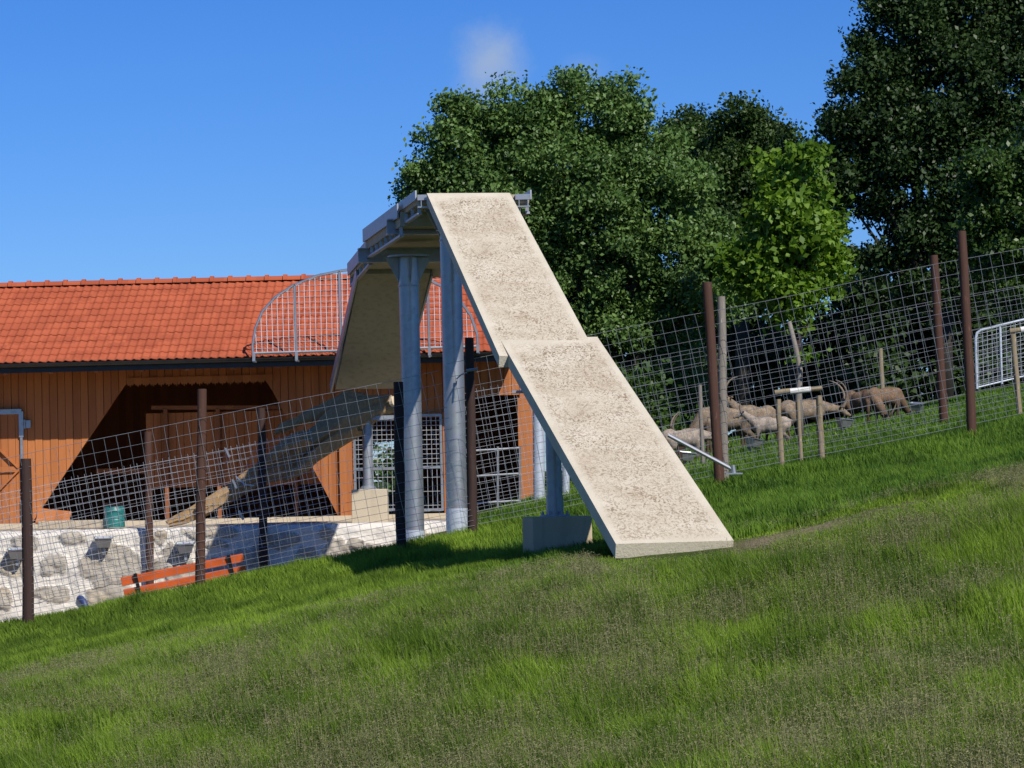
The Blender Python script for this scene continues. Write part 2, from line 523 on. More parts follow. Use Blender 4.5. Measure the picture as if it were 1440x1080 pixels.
# ------------------------------------------------------------------ grass
rng = np.random.default_rng(7)
def blades(n, x0, x1, y0, y1, hmin, hmax, wid, seed, hfun=None, keep=None, lean=.35):
    r = np.random.default_rng(seed)
    y = r.uniform(y0, y1, n)
    # fan shaped sowing: wider where farther, a margin on both sides
    x = r.uniform(x0, x1, n) * y
    g = ground(x, y) + (fbm(x * 1.2, y * 1.2, 3) - .5) * .10 - .01
    p = np.clip(1 - dirt(x, y) * 1.25, .04, 1)
    # clumping
    cl = fbm(x * 2.4, y * 2.4, 21, 3)
    p *= np.clip(.35 + cl * 1.1, 0, 1)
    if keep is not None: p *= keep(x, y)
    ok = r.random(n) < p
    x, y, g, cl = x[ok], y[ok], g[ok], cl[ok]; n = len(x)
    h = r.uniform(hmin, hmax, n) * (.45 + 1.1 * cl)
    if hfun is not None: h *= hfun(x, y)
    a = r.uniform(0, 2 * PI, n)
    w = wid * r.uniform(.6, 1.3, n)
    la = r.normal(0, 1, n) * .6 - .7          # prevailing lean
    l = np.abs(r.normal(0, lean, n)) * h * (.7 + .7 * vnoise(x * 3.1, y * 2.3, 55))
    lx, ly = np.cos(la) * l * -1, np.sin(la) * l
    cx, cy = np.cos(a) * w / 2, np.sin(a) * w / 2
    V = np.empty((n, 5, 3), np.float32)
    V[:, 0] = np.stack((x - cx, y - cy, g), 1)
    V[:, 1] = np.stack((x + cx, y + cy, g), 1)
    mx_, my_ = x + lx * .35, y + ly * .35
    V[:, 2] = np.stack((mx_ + cx * .8, my_ + cy * .8, g + h * .58), 1)
    V[:, 3] = np.stack((mx_ - cx * .8, my_ - cy * .8, g + h * .58), 1)
    V[:, 4] = np.stack((x + lx, y + ly, g + h), 1)
    base = np.arange(n)[:, None] * 5
    Fi = np.concatenate((base + np.array([0, 1, 2, 3]), base + np.array([3, 2, 4])), 1).ravel()
    Lc = np.tile([4, 3], n)
    patch = fbm(x * .35, y * .35, 5, 4)
    tint = np.clip(.45 + (patch - .5) * .9 + (fbm(x * 2.4, y * 1.2, 66, 3) - .5) * 1.5 + r.normal(0, .18, n), 0, 1)
    T = np.repeat(tint, 5)
    return V.reshape(-1, 3), Fi, Lc, T

def merge(parts):
    vs, fs, ls, ts = [], [], [], []; b = 0
    for V, Fi, Lc, T in parts:
        vs.append(V); fs.append(Fi + b); ls.append(Lc); ts.append(T); b += len(V)
    return np.concatenate(vs), np.concatenate(fs), np.concatenate(ls), np.concatenate(ts)

def not_bridge(x, y):
    # nothing grows through the ramp foot and the pier
    k = ~((y > 27.9) & (y < 29.2) & (np.abs(x - (1.57 - .19 * (y - 28))) < .62))
    return k.astype(float)

M_grass = leaf_mat('meadow_grass', (.095, .165, .020), (.275, .405, .045), .38, .5, .25)
M_lush = leaf_mat('lush_grass', (.058, .130, .018), (.185, .310, .038), .38, .5, .25)
M_seed = leaf_mat('grass_seed_heads', (.150, .155, .070), (.330, .305, .165), .25, .8, .1)

foot = lambda x, y: (1 - .78 * np.clip((x - 1.9) / .4, 0, 1) * np.clip((y - 24.8) / 1.2, 0, 1) * np.clip((29 - y) / .6, 0, 1) * np.clip((5.2 - x) / 1.5, 0, 1)) * (1 - .78 * np.exp(-(((x - 1.62) / .95) ** 4)) * np.clip((y - 24.6) / 1.2, 0, 1) * (y < 29))
hf_near = lambda x, y: np.clip(.45 + (28.5 - y) * .11, .32, 1.0) * foot(x, y)
lush_side = lambda x, y: np.clip(((x - .3) + (fbm(x * .8, y * .5, 91) - .5) * 3.0) / 1.2 + .5, 0, 1)
near = merge([blades(470000, -.25, .25, 12, 22, .10, .27, .0068, 1, hf_near, not_bridge),
              blades(480000, -.23, .23, 22, 29, .11, .28, .0085, 2, hf_near, not_bridge),
              blades(330000, -.21, .10, 29, 39.5, .08, .20, .0105, 6, lambda x, y: .75 + 0 * x, lambda x, y: not_bridge(x, y) * (1 - lush_side(x, y)))])
o = np_mesh('meadow_grass', near[0], near[1], near[2], M_grass, attrs={'tint': near[3]})
tag(o, 'tall unmown meadow grass covering the near slope', 'grass', kind='stuff')
hf_far = lambda x, y: np.where(y < 36, .62, np.clip(.55 + np.abs(y - 39) * .02, .5, .9))
far = merge([blades(330000, -.21, .21, 29, 41, .10, .24, .012, 3, hf_far, lambda x, y: not_bridge(x, y) * lush_side(x, y)),
             blades(60000, -.02, .21, 41, 48, .06, .15, .018, 4, None, None),
             blades(90000, .0, .22, 48, 78, .04, .11, .026, 5, None, None)])
o = np_mesh('lush_grass', far[0], far[1], far[2], M_lush, attrs={'tint': far[3]})
tag(o, 'short lush green grass along the fence and in the paddock behind it', 'grass', kind='stuff')

def seed_heads(n, y0, y1, seed, dens=None):
    r = np.random.default_rng(seed)
    y = r.uniform(y0, y1, n); x = r.uniform(-.24, .24, n) * y
    patch = fbm(x * 1.3, y * .7, 31, 4)
    ok = r.random(n) < np.clip((patch - .36) * 3.4, .12, 1) * np.clip((30.5 - y) / 5.0 + .06, .06, 1) * (foot(x, y) > .6) * (1 - dirt(x, y)) * not_bridge(x, y)
    x, y, patch = x[ok], y[ok], patch[ok]; n = len(x)
    g = ground(x, y)
    h = r.uniform(.15, .33, n) * np.clip(.50 + (28.5 - y) * .09, .35, 1.0)
    th = r.normal(-.3, .8, n); l = np.abs(r.normal(0, .22, n)) * h
    dx, dy = -np.cos(th) * l, np.sin(th) * l
    parts = []
    # stalk
    a = r.uniform(0, PI, n); w = .0019
    cx, cy = np.cos(a) * w / 2, np.sin(a) * w / 2
    V = np.empty((n, 4, 3), np.float32)
    V[:, 0] = np.stack((x - cx, y - cy, g), 1); V[:, 1] = np.stack((x + cx, y + cy, g), 1)
    V[:, 2] = np.stack((x + dx + cx, y + dy + cy, g + h), 1); V[:, 3] = np.stack((x + dx - cx, y + dy - cy, g + h), 1)
    tint = np.clip(r.normal(.45, .25, n), 0, 1)
    parts.append((V.reshape(-1, 3), (np.arange(n)[:, None] * 4 + np.arange(4)).ravel(), np.full(n, 4), np.repeat(tint, 4)))
    # loose panicle: small spikelets round the top third
    K = 13
    for k in range(K):
        t = 1 - k * .030 - r.uniform(0, .03, n)
        s = .012 + .026 * math.sin(PI * (k + .7) / K)
        ox, oy, oz = r.normal(0, s, n), r.normal(0, s, n), r.normal(0, .006, n)
        px, py, pz = x + dx * t + ox, y + dy * t + oy, g + h * t + oz
        L = r.uniform(.007, .014, n); ww = r.uniform(.0025, .0048, n); aa = r.uniform(0, PI, n)
        ex, ey = np.cos(aa) * ww, np.sin(aa) * ww
        V = np.empty((n, 3, 3), np.float32)
        V[:, 0] = np.stack((px - ex, py - ey, pz), 1); V[:, 1] = np.stack((px + ex, py + ey, pz), 1)
        V[:, 2] = np.stack((px + ox * .6 + L * np.cos(aa * 2) * .6, py + oy * .6, pz + L * .7), 1)
        parts.append((V.reshape(-1, 3), (np.arange(n)[:, None] * 3 + np.arange(3)).ravel(), np.full(n, 3), np.repeat(np.clip(tint + r.normal(0, .12, n), 0, 1), 3)))
    return merge(parts)
sdm = merge([seed_heads(42000, 12.5, 22, 41), seed_heads(60000, 22, 32, 42)])
o = np_mesh('grass_seed_heads', sdm[0], sdm[1], sdm[2], M_seed, attrs={'tint': sdm[3]})
tag(o, 'brownish flowering seed heads above the near meadow grass', 'grass', kind='stuff')

# ------------------------------------------------------------------ barn
YARD = -.45
BD = 52.0                                   # depth of the front wall
def bx(u): return P(u, 620, BD).x
def bzv(v, u=300): return P(u, v, BD).z
barn = empty('barn', (bx(300), BD, YARD))
tag(barn, 'long timber barn with orange clay tile roof and wide dark opening', 'barn')
BL = barn.location.copy()
X0, X1 = -14.5, bx(752)
EZ = P(340, 503, 50.9).z                    # eave height
RY, RZ = 54.6, P(300, 398, 54.6).z          # ridge
roof_sl = (RZ - EZ) / (RY - 50.9)
def under_roof(y): return EZ - .12 + roof_sl * (y - 50.9)
ops = [  # openings in the front wall: (x bottom left, x top left, x top right, x bottom right, z top)
    (bx(38), bx(178), bx(377), bx(476), bzv(537, 275)),  # wide opening; its slanted left side also takes in a diagonal shadow on the boards
    (bx(497), bx(497), bx(623), bx(623), bzv(588, 560)),
    (bx(640), bx(640), bx(729), bx(729), bzv(556, 690)),
]
door_x = (bx(-52), bx(31)); door_top = bzv(578, 0)
def wall_bottom(x):
    """height from which boards run up at x"""
    for a, b, c, d, zt_ in ops:
        if a < x < d:
            if b <= x <= c: return zt_
            if x < b: return YARD + (zt_ - YARD) * (x - a) / (b - a)
            return YARD + (zt_ - YARD) * (d - x) / (d - c)
    return YARD
rr = random.Random(5)
mb = MB(); x = X0; bw = .138
top = under_roof(BD) - .01
k = 0
while x < X1 - .02:
    xa, xb = x + .004, x + bw - .004
    if door_x[0] - .02 < x + bw / 2 < door_x[1] + .02:
        za = zb = door_top
    else:
        za, zb = wall_bottom(xa), wall_bottom(xb)
        zm = wall_bottom((xa + xb) / 2)
        if abs(za - zm) > .5: za = zm
        if abs(zb - zm) > .5: zb = zm
    yo = BD + (.0 if k % 2 else .012) + rr.uniform(-.003, .003)
    tp = top + (.0)
    if tp - max(za, zb) > .05:
        mb.prism([(xa, yo, za), (xb, yo, zb), (xb, yo, tp), (xa, yo, tp)], (0, .045, 0))
    x += bw; k += 1
# backing layer so the gaps between boards stay closed
def slabpoly(pts, d=.03): mb.prism(pts, (0, d, 0))
yb = BD + .06
segs = sorted([X0, door_x[0], door_x[1], ops[0][0], ops[0][1], ops[0][2], ops[0][3], ops[1][0], ops[1][3], ops[2][0], ops[2][3], X1])
for a, b in zip(segs[:-1], segs[1:]):
    e = 1e-3
    za, zb = wall_bottom(a + e), wall_bottom(b - e)
    if abs(a - door_x[0]) < 1e-6: za = zb = door_top
    slabpoly([(a, yb, za), (b, yb, zb), (b, yb, top), (a, yb, top)])
wall = mb.build('wall', M_boards, barn, local=BL)
# scalloped fringe along the head of the wide opening
mb = MB(); x = ops[0][1] + .02; zt0 = ops[0][4]
while x < ops[0][2] - .02:
    w = .138
    mb.prism([(x, BD - .02, zt0 + .10), (x + w, BD - .02, zt0 + .10), (x + w, BD - .02, zt0), (x + w * .78, BD - .02, zt0 - .045),
              (x + w * .62, BD - .02, zt0 - .02), (x + w * .5, BD - .02, zt0 - .075), (x + w * .38, BD - .02, zt0 - .02), (x + w * .22, BD - .02, zt0 - .045), (x, BD - .02, zt0)], (0, .018, 0))
    x += w
mb.build('scalloped_fringe', M_boards, barn, local=BL)
# side, back and inner walls
mb = MB(); BY = 58.2
mb.box(((X0 + .03), (BD + BY) / 2, (YARD + top) / 2), (.06, BY - BD - .2, top - YARD))
mb.prism([(X1 - .3, BD + .1, YARD), (X1 - .3, BY, YARD), (X1 - .3, BY, under_roof(BD) - .1), (X1 - .3, RY, under_roof(RY) - .12), (X1 - .3, BD + .1, under_roof(BD) - .02)], (.06, 0, 0))
def backwall(a, b, z0, z1): mb.box(((a + b) / 2, BY, (z0 + z1) / 2), (b - a, .06, z1 - z0))
backwall(X0, bx(500), YARD, top); backwall(bx(570), X1, YARD, top); backwall(bx(500), bx(570), 1.05, top)
mb.box((bx(486), (BD + BY) / 2, (YARD + top) / 2), (.06, BY - BD - .3, top - YARD))
mb.box((bx(30), (BD + BY) / 2, (YARD + top) / 2), (.06, BY - BD - .3, top - YARD))
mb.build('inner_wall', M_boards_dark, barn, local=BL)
mb = MB()
mb.bar((bx(205), BD + .9, bzv(571, 215)), (bx(440), BD + .9, bzv(571, 430)), .05, .07)
for u in (225, 300, 410):
    mb.bar((bx(u), BD + .9, YARD), (bx(u), BD + .9, bzv(573, u)), .07, .07)
mb.bar((bx(215), BD + 1.6, bzv(612, 215)), (bx(470), BD + 1.6, bzv(612, 430)), .05, .12)
mb.bar((bx(120), BD + 1.3, bzv(660, 215)), (bx(470), BD + 1.3, bzv(660, 430)), .05, .10)
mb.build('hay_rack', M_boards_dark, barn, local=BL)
mb = MB(); x = bx(196)
while x < bx(452):
    mb.box((x + .068, BD + .98, (bzv(577, 300) + bzv(684, 300)) / 2), (.130, .03, bzv(577, 300) - bzv(684, 300))); x += .138
mb.build('partition', M_boards, barn, local=BL)
# orange corner boards of the gateways
for a, b, v0 in ((477, 495, 585), (623, 631, 580), (729, 746, 560)):
    mb = MB(); mb.box(((bx(a) + bx(b)) / 2, BD - .035, (YARD + bzv(v0, a)) / 2), (bx(b) - bx(a), .05, bzv(v0, a) - YARD))
    mb.build('corner_board', M_boards, barn, local=BL)
# door on the far left
door = empty('door', (0, 0, 0)); door.parent = barn
mb = MB(); x = door_x[0] + .02
while x < door_x[1] - .1:
    mb.box((x + .065, BD - .01, (YARD + door_top) / 2 + .02), (.126, .035, door_top - YARD - .10)); x += .132
mb.build('door_boards', M_boards, door, local=BL)
mb = MB(); zc = (YARD + door_top) / 2
mb.bar((door_x[1] - .06, BD - .05, zc + .02), (door_x[0] + .1, BD - .05, door_top - .12), .03, .09, (0, 1, 0))
mb.bar((door_x[1] - .06, BD - .05, zc - .02), (door_x[0] + .1, BD - .05, YARD + .15), .03, .09, (0, 1, 0))
mb.box(((door_x[0] + door_x[1]) / 2, BD - .053, zc), (door_x[1] - door_x[0] - .1, .034, .10))
mb.build('door_brace', M_boards, door, local=BL)
mb = MB()
mb.box(((door_x[0] + door_x[1]) / 2, BD - .04, door_top - .02), (door_x[1] - door_x[0] + .02, .07, .09))
mb.box(((door_x[0] + door_x[1]) / 2, BD - .04, YARD + .05), (door_x[1] - door_x[0] + .02, .07, .07))
mb.box((door_x[1], BD - .039, (YARD + door_top) / 2), (.045, .06, door_top - YARD - .1))
for s in (0, 1):
    mb.box((door_x[s], BD - .04, YARD + .25), (.06, .072, .5)); mb.box((door_x[s], BD - .04, door_top - .25), (.08, .072, .46))
mb.build('door_frame', M_galv, door, local=BL)
for q in (door_top - .25, YARD + .5):
    mb = MB(); mb.box((door_x[1] + .10, BD - .03, q), (.13, .03, .14)); mb.tube([(door_x[1] + .06, BD - .06, q - .08), (door_x[1] + .06, BD - .06, q + .08)], .02)
    mb.build('hinge', M_galv, door, local=BL)

# tiled roof: real rolled tiles, course over course
def roof_sheet(y_e, z_e, y_r, z_r, name, xa, xb, course=.335, wave=.15):
    L = math.hypot(y_r - y_e, z_r - z_e); n = int(round(L / course)); per = 8
    nx = int((xb - xa) / wave) * per + 1
    xs = np.linspace(xa, xb, nx); ph = (xs - xa) / wave * 2 * PI
    prof = .015 * np.maximum(np.sin(ph), -.3) + .004 * np.sin(2 * ph)
    dy, dz = (y_r - y_e) / L, (z_r - z_e) / L
    ny, nz_ = -dz * (1 if dy > 0 else -1), abs(dy)
    V = []; Fc = []
    r = np.random.default_rng(9)
    tid = ((xs - xa) / (wave * 2)).astype(int)
    for c in range(n):
        jit = r.normal(0, .0016, tid.max() + 1)[tid]; jx = r.normal(0, .0022, tid.max() + 1)[tid]
        s0 = c * L / n - .02 + jx; s1 = (c + 1) * L / n + .02
        lift0, lift1 = .040, .012
        for s, lf in ((s0, lift0 - .022), (s0, lift0), (s1 + 0 * s0, lift1)):
            o_ = prof + lf + jit
            V.append(np.stack((xs, y_e + dy * s + ny * o_, z_e + dz * s + nz_ * o_), 1))
        b = (len(V) - 3) * nx
        for k_ in range(2):
            i = np.arange(nx - 1) + b + k_ * nx
            Fc.append(np.stack((i, i + 1, i + 1 + nx, i + nx), 1))
    V = np.concatenate(V) - np.array(BL); Fc = np.concatenate(Fc)
    return np_mesh(name, V, Fc.ravel(), np.full(len(Fc), 4), M_tile, barn)
rf = roof_sheet(50.9, EZ, RY, RZ, 'roof', X0 - .4, X1 - .1)
ry2 = RY + (RY - 50.9)
rb = roof_sheet(ry2, EZ, RY, RZ, 'roof', X0 - .4, X1 - .1)
mb = MB()
mb.prism([(X0 - .35, 50.97, EZ - .03), (X0 - .35, RY, RZ - .03), (X0 - .35, RY, RZ - .10), (X0 - .35, 50.97, EZ - .10)], (X1 - X0 + .2, 0, 0))
mb.prism([(X0 - .35, ry2, EZ - .03), (X0 - .35, RY + .01, RZ - .03), (X0 - .35, RY + .01, RZ - .10), (X0 - .35, ry2, EZ - .10)], (X1 - X0 + .2, 0, 0))
x = X0
while x < X1 - .3:
    mb.bar((x, 50.98, EZ - .15), (x, RY, RZ - .15), .08, .11); x += .8
mb.build('rafters', M_boards_dark, rf, local=BL)
mb = MB(); x = X0 - .4; seg = .345
while x < X1 - .4:
    n = 10; prof = [(math.cos(PI * k / n) * .095, math.sin(PI * k / n) * .085) for k in range(n + 1)]
    for (xa, xb, q) in ((x, x + seg, 1.0), (x + seg - .055, x + seg + .02, 1.32)):
        vs = [(xa, RY + a * q, RZ + .02 + b * q) for a, b in prof] + [(xb, RY + a * q, RZ + .02 + b * q) for a, b in prof]
        fs = [(i, i + 1, n + 2 + i, n + 1 + i) for i in range(n)] + [tuple(range(n + 1)), tuple(range(n + 1, 2 * n + 2))]
        mb.add(vs, fs)
    x += seg
mb.build('ridge_tiles', M_tile, rf, smooth='auto', local=BL)
mb = MB()
pr = [(math.cos(PI + PI * k / 8) * .07, math.sin(PI + PI * k / 8) * .07) for k in range(9)]
vs = [(X0 - .4, 50.83 + a, EZ - .01 + b) for a, b in pr] + [(X1 - .1, 50.83 + a, EZ - .01 + b) for a, b in pr]
mb.add(vs, [(i, i + 1, 10 + i, 9 + i) for i in range(8)])
mb.box(((X0 + X1) / 2, 50.955, EZ - .10), (X1 - X0 - .2, .025, .14))
mb.build('gutter', M_gutter, rf, local=BL)

# curved mesh guard standing on the eave
def guard_pts(us): return [P(u, v, 50.72) for u, v in us]
arcL = [(356, 500), (355, 487), (359, 462), (369, 438), (387, 418), (413, 401), (445, 388), (478, 381), (500, 378), (520, 377)]
arcR = [(520, 377), (560, 379), (600, 392), (622, 403), (645, 420), (662, 444), (671, 470), (672, 487)]
g = MB(); g.tube(guard_pts(arcL + arcR[1:]), .024, 6)
g.tube([P(355, 497, 50.72), P(672, 487, 50.72)], .026, 6)
for u in (415, 478, 540, 602):
    vt = np.interp(u, [q[0] for q in arcL + arcR[1:]], [q[1] for q in arcL + arcR[1:]])
    g.tube([P(u - 1, vt, 50.72), P(u + 2, 508 - (u - 415) * .03, 50.72)], .024, 6)
for u, v in ((357, 508), (417, 507), (480, 504), (604, 500), (672, 496)):
    g.bar(P(u, v - 12, 50.72), P(u, v, 50.72), .05, .05); g.bar(P(u, v, 50.72), P(u + 3, v + 1, 50.86), .05, .03)
go = g.build('climb_guard', M_galv, barn, local=BL)
go['label'] = 'curved galvanised mesh guard on the eave'
g = MB()
aU = [q[0] for q in (arcL[1:] + arcR[1:])]; aV = [q[1] for q in (arcL[1:] + arcR[1:])]
u = 360
while u < 671:
    g.tube([P(u - 1, np.interp(u, aU, aV), 50.72), P(u + 1, 497 - (u - 355) * .0315, 50.72)], .0055, 3); u += 7.6
for v in range(385, 496, 8):
    ul = np.interp(-v, [-x_ for x_ in (500, 487, 462, 438, 418, 401, 388, 381, 378)], [356, 355, 359, 369, 387, 413, 445, 478, 500])
    ur = np.interp(v, [379, 392, 403, 420, 444, 470, 487], [560, 600, 622, 645, 662, 671, 672])
    g.tube([P(ul, v + 1.5, 50.72), P(ur, v - 8, 50.72)], .0055, 3)
g.build('guard_mesh', M_wire2, go, local=Vector((0, 0, 0)))
go.children[0].matrix_parent_inverse = Matrix.Translation(-BL) if False else Matrix()
for ch in go.children: ch.location = -BL

# mesh gates in the passage
def mesh_gate(u0, u1, vtop, vmid, vbot, D, parent, name='mesh_gate', dense=True):
    gm = MB(); zt_, zm, zb = P(u0, vtop, D).z, P(u0, vmid, D).z, P(u0, vbot, D).z
    xa, xb = P(u0, 650, D).x, P(u1, 650, D).x
    for z in (zt_, zm, zb): gm.bar((xa, D, z), (xb, D, z), .04, .05)
    for x in (xa, xb): gm.bar((x, D, zb - .02), (x, D, zt_ + .02), .045, .045)
    fr = gm.build(name, M_galv, parent, local=BL)
    wm = MB(); x = xa + .07
    while x < xb:
        wm.tube([(x, D, zb), (x, D, zt_)], .006, 3); x += .085
    z = zb + .08
    while z < zt_:
        wm.tube([(xa, D, z), (xb, D, z)], .006, 3); z += .085 if z > zm else .25
    q = wm.build('gate_mesh', M_wire2, fr)
    q.location = -BL
    return fr
mesh_gate(499, 560, 588, 660, 718, BD - .06, barn)
mesh_gate(562, 621, 585, 658, 718, BD - .06, barn)
mb = MB(); mb.box(((X0 + X1) / 2, (BD + BY) / 2, YARD - .02), (X1 - X0 - .2, BY - BD - .2, .06))
mb.build('floor', M_conc_dark, barn, local=BL)
mb = MB(); mb.box(((X0 + X1) / 2, BD - .03, YARD + .02), (X1 - X0, .16, .12))
mb.build('sill', M_conc, barn, local=BL)

# ------------------------------------------------------------------ yard and retaining wall
WD = 47.2                                    # wall front
WX0, WX1 = -16.0, P(735, 720, WD).x
mb = MB()
mb.box(((WX0 + WX1) / 2, (WD + .5 + 62) / 2, YARD - .2), (WX1 - WX0 - .3, 62 - WD - .5, .38))
yard = mb.build('yard_paving', concrete('yard_gravel', (.34, .29, .21), (.48, .42, .32), .1)); tag(yard, kind='structure')

stones = [(35, 765, 18, 10), (97, 760, 21, 8), (81, 795, 17, 12), (157, 794, 39, 24), (20, 795, 20, 14), (72, 836, 26, 11), (155, 834, 29, 18),
          (6, 842, 15, 14), (225, 755, 11, 7), (238, 771, 14, 5), (243, 797, 32, 18), (296, 749, 34, 9), (305, 768, 16, 5), (200, 850, 16, 9), (110, 862, 18, 8),
          (352, 782, 24, 13), (398, 757, 22, 11), (432, 785, 16, 14), (372, 815, 20, 10), (-30, 775, 18, 12), (-60, 815, 25, 14), (-40, 860, 22, 12),
          (300, 800, 20, 12), (470, 770, 20, 12), (503, 762, 14, 8), (530, 775, 16, 9), (455, 748, 12, 8), (415, 820, 20, 9), (590, 750, 18, 8), (-110, 780, 26, 15), (-150, 840, 24, 14)]
def build_wall():
    xs = np.arange(WX0, WX1, .028); zs = np.concatenate((np.arange(-3.6, -2.6, .2), np.arange(-2.6, YARD + .001, .022)))
    X, Z = np.meshgrid(xs, zs)
    base = -.05 * (Z - YARD)                 # batter
    nz1 = fbm(X * 3.1, Z * 3.1, 8) - .5; nz2 = fbm(X * 11, Z * 11, 15) - .5
    Xd = X + nz1 * .28 + nz2 * .06; Zd = Z + (fbm(X * 3.1 + 9, Z * 3.1, 28) - .5) * .26
    mask = np.zeros_like(X)
    for (u, v, a, b) in stones:
        c = P(u, v, WD); s_ = WD / F
        q = ((Xd - c.x) / (a * s_ * 1.05)) ** 2 + ((Zd - c.z) / (b * s_ * 1.15)) ** 2
        mask = np.maximum(mask, np.clip((1.12 - q) / .22, 0, 1))
    Y = WD - base * 1 - mask * (.035 + nz2 * .05) - nz1 * .09 - nz2 * .03
    # rounded, uneven shoulder
    dz = np.clip((Z - (YARD - .12)) / .12, 0, 1)
    Y = Y + dz ** 2 * .10
    n, m = X.shape
    rowtop = np.stack((X[-1], np.full(m, WD + .62), Z[-1] + .01 + (fbm(X[-1] * 3, X[-1] * 0, 4) - .5) * .05), 1)
    V = np.concatenate((np.stack((X.ravel(), Y.ravel(), Z.ravel()), 1), rowtop, np.stack((X[-1], np.full(m, WD + .62), Z[-1] * 0 - 3.6), 1)))
    mk = np.concatenate((mask.ravel(), np.full(m, .0), np.zeros(m)))
    n += 2
    idx = np.arange(n * m).reshape(n, m)
    f = np.stack((idx[:-1, :-1].ravel(), idx[:-1, 1:].ravel(), idx[1:, 1:].ravel(), idx[1:, :-1].ravel()), 1)
    mt = NM('mortared_rubble', .9, 0, .2)
    a = mt.noise(1.5, 5); b = mt.noise(14, 5, None, .65)
    mortar = mt.mix(b, (.55, .51, .44), (.74, .70, .62))
    mortar = mt.mix(mt.ramp(a, [(.55, 0), (.75, .5)]), mortar, (.45, .42, .36))
    st = mt.ramp(mt.noise(1.1, 3), [(.35, (.44, .36, .24)), (.5, (.37, .335, .275)), (.68, (.50, .44, .33))])
    st = mt.mix(mt.ramp(b, [(.4, 0), (.7, .6)]), st, (.25, .23, .20))
    mt.color(mt.mix(mt.ramp(mt.attr('stone'), [(.3, 0), (.8, .92)]), mortar, st)); mt.bump(b, .6, .03)
    o = np_mesh('retaining_wall', V, f.ravel(), np.full(len(f), 4), mt.m, attrs={'stone': mk}, smooth=True)
    tag(o, 'white mortared rubble retaining wall below the barn yard', 'wall')
build_wall()
mb = MB(); c = P(100, 735, 47.75)
mb.box((c.x + .05, c.y, YARD + .07), (1.15, .35, .14), Matrix.Rotation(.03, 3, 'Z'))
o = mb.build('stone_ledge', simple('sandstone', (.42, .35, .25), .9, 0, .15, 5, .4), bevel=.02)
tag(o, 'long tan stone block lying on the wall left of the teal barrel', 'stone block')
mb = MB(); c = P(75, 716, 49.5); mb.box((c.x, c.y, YARD + .18), (.55, .5, .04), Matrix.Rotation(.5, 3, 'X') @ Matrix.Rotation(.15, 3, 'Y'))
mb.box((c.x - .1, c.y + .25, YARD + .09), (.08, .08, .18))
o = mb.build('wooden_panel', M_boards); tag(o, 'orange brown board leaning low in front of the dark opening', 'board')

# teal barrel on the wall
c = P(161, 741, 47.62); c.z = YARD + .01
br = empty('barrel', c); tag(br, 'teal plastic barrel with dark lid standing on the wall', 'barrel')
mb = MB(); pr = [(.0, .165), (.02, .175), (.10, .172), (.12, .18), (.14, .172), (.25, .172), (.27, .18), (.29, .17), (.34, .15)]
mb.tube([(0, 0, q[0]) for q in pr], [q[1] for q in pr], 20); mb.build('body', M_barrel, br, smooth='auto')
mb = MB(); mb.tube([(0, 0, .335), (0, 0, .35), (0, 0, .40), (0, 0, .405)], [.135, .142, .142, .12], 20); mb.build('lid', M_black, br, smooth='auto')

# feed boxes: folded sheet metal hoppers
def feed_box_proto():
    t = empty('feed_box')
    m = MB(); w0, w1, h = .10, .145, .19; d0, d1 = .07, .13; tk = .006
    b = [(-w0, -d0, 0), (w0, -d0, 0), (w0, d0, 0), (-w0, d0, 0)]; tp = [(-w1, -d1, h * .82), (w1, -d1, h * .82), (w1, d1, h), (-w1, d1, h)]
    m.add(b + tp, [(0, 1, 2, 3), (0, 1, 5, 4), (1, 2, 6, 5), (2, 3, 7, 6), (3, 0, 4, 7)])
    m.bar((-w1 - .015, -d1, h * .82), (w1 + .015, -d1, h * .82), .03, .012)
    for s in (-1, 1): m.bar((s * (w1 + .01), -d1, h * .82), (s * (w1 + .01), d1, h), .02, .012)
    o_ = m.build('hopper', M_galv, t); md = o_.modifiers.new('solid', 'SOLIDIFY'); md.thickness = tk
    m = MB(); m.box((0, .02, -.06), (.05, .03, .12)); m.box((0, .12, -.02), (.03, .03, .10)); m.bar((0, d0, -.01), (0, .15, -.01), .03, .02)
    m.build('bracket', M_galv_dull, t)
    return t
fb0 = feed_box_proto()
FBG = 'small grey metal feed boxes'
def place_fb(i, loc, rz, label, sc=1.0, tilt=0):
    o_ = fb0 if i == 0 else copy_tree(fb0)
    o_.location = loc; o_.rotation_euler = (0, tilt, rz); o_.scale = (sc,) * 3
    tag(o_, label, 'feed box', FBG)
for i, (u, v, lb) in enumerate(((24, 786, 'grey metal feed box on the white wall behind the short dark leftmost post'), (146, 770, 'grey metal feed box on the white wall below the teal barrel'), (261, 778, 'grey metal feed box on the white wall above the red bench'))):
    q = P(u, v, WD - .20); place_fb(i, q, .06, lb, .95)

c = P(117, 845, WD - .05)
mb = MB(); mb.tube([c + Vector((-.10, .1, .05)), c + Vector((-.03, -.05, .04)), c + Vector((.03, -.1, -.02)), c + Vector((.06, -.12, -.12))], .055, 10)
tag(mb.build('drain_pipe', M_blue, smooth='auto'), 'dark blue pipe bend sticking out of the white wall low down', 'pipe')

# ------------------------------------------------------------------ bridge for the ibexes
AX = Vector((-.185, 1, 0)).normalized()       # heading of the whole bridge, away from the camera
SX = Vector((AX.y, -AX.x, 0))                 # to the right of that heading
bridge = empty('animal_bridge', P(949, 790, 28.0)); BO = bridge.location.copy()
tag(bridge, 'steep speckled concrete ramp climbing to an elevated bridge on steel pillars', 'animal bridge')
def mid(a, b): return (a + b) / 2
W2 = .575
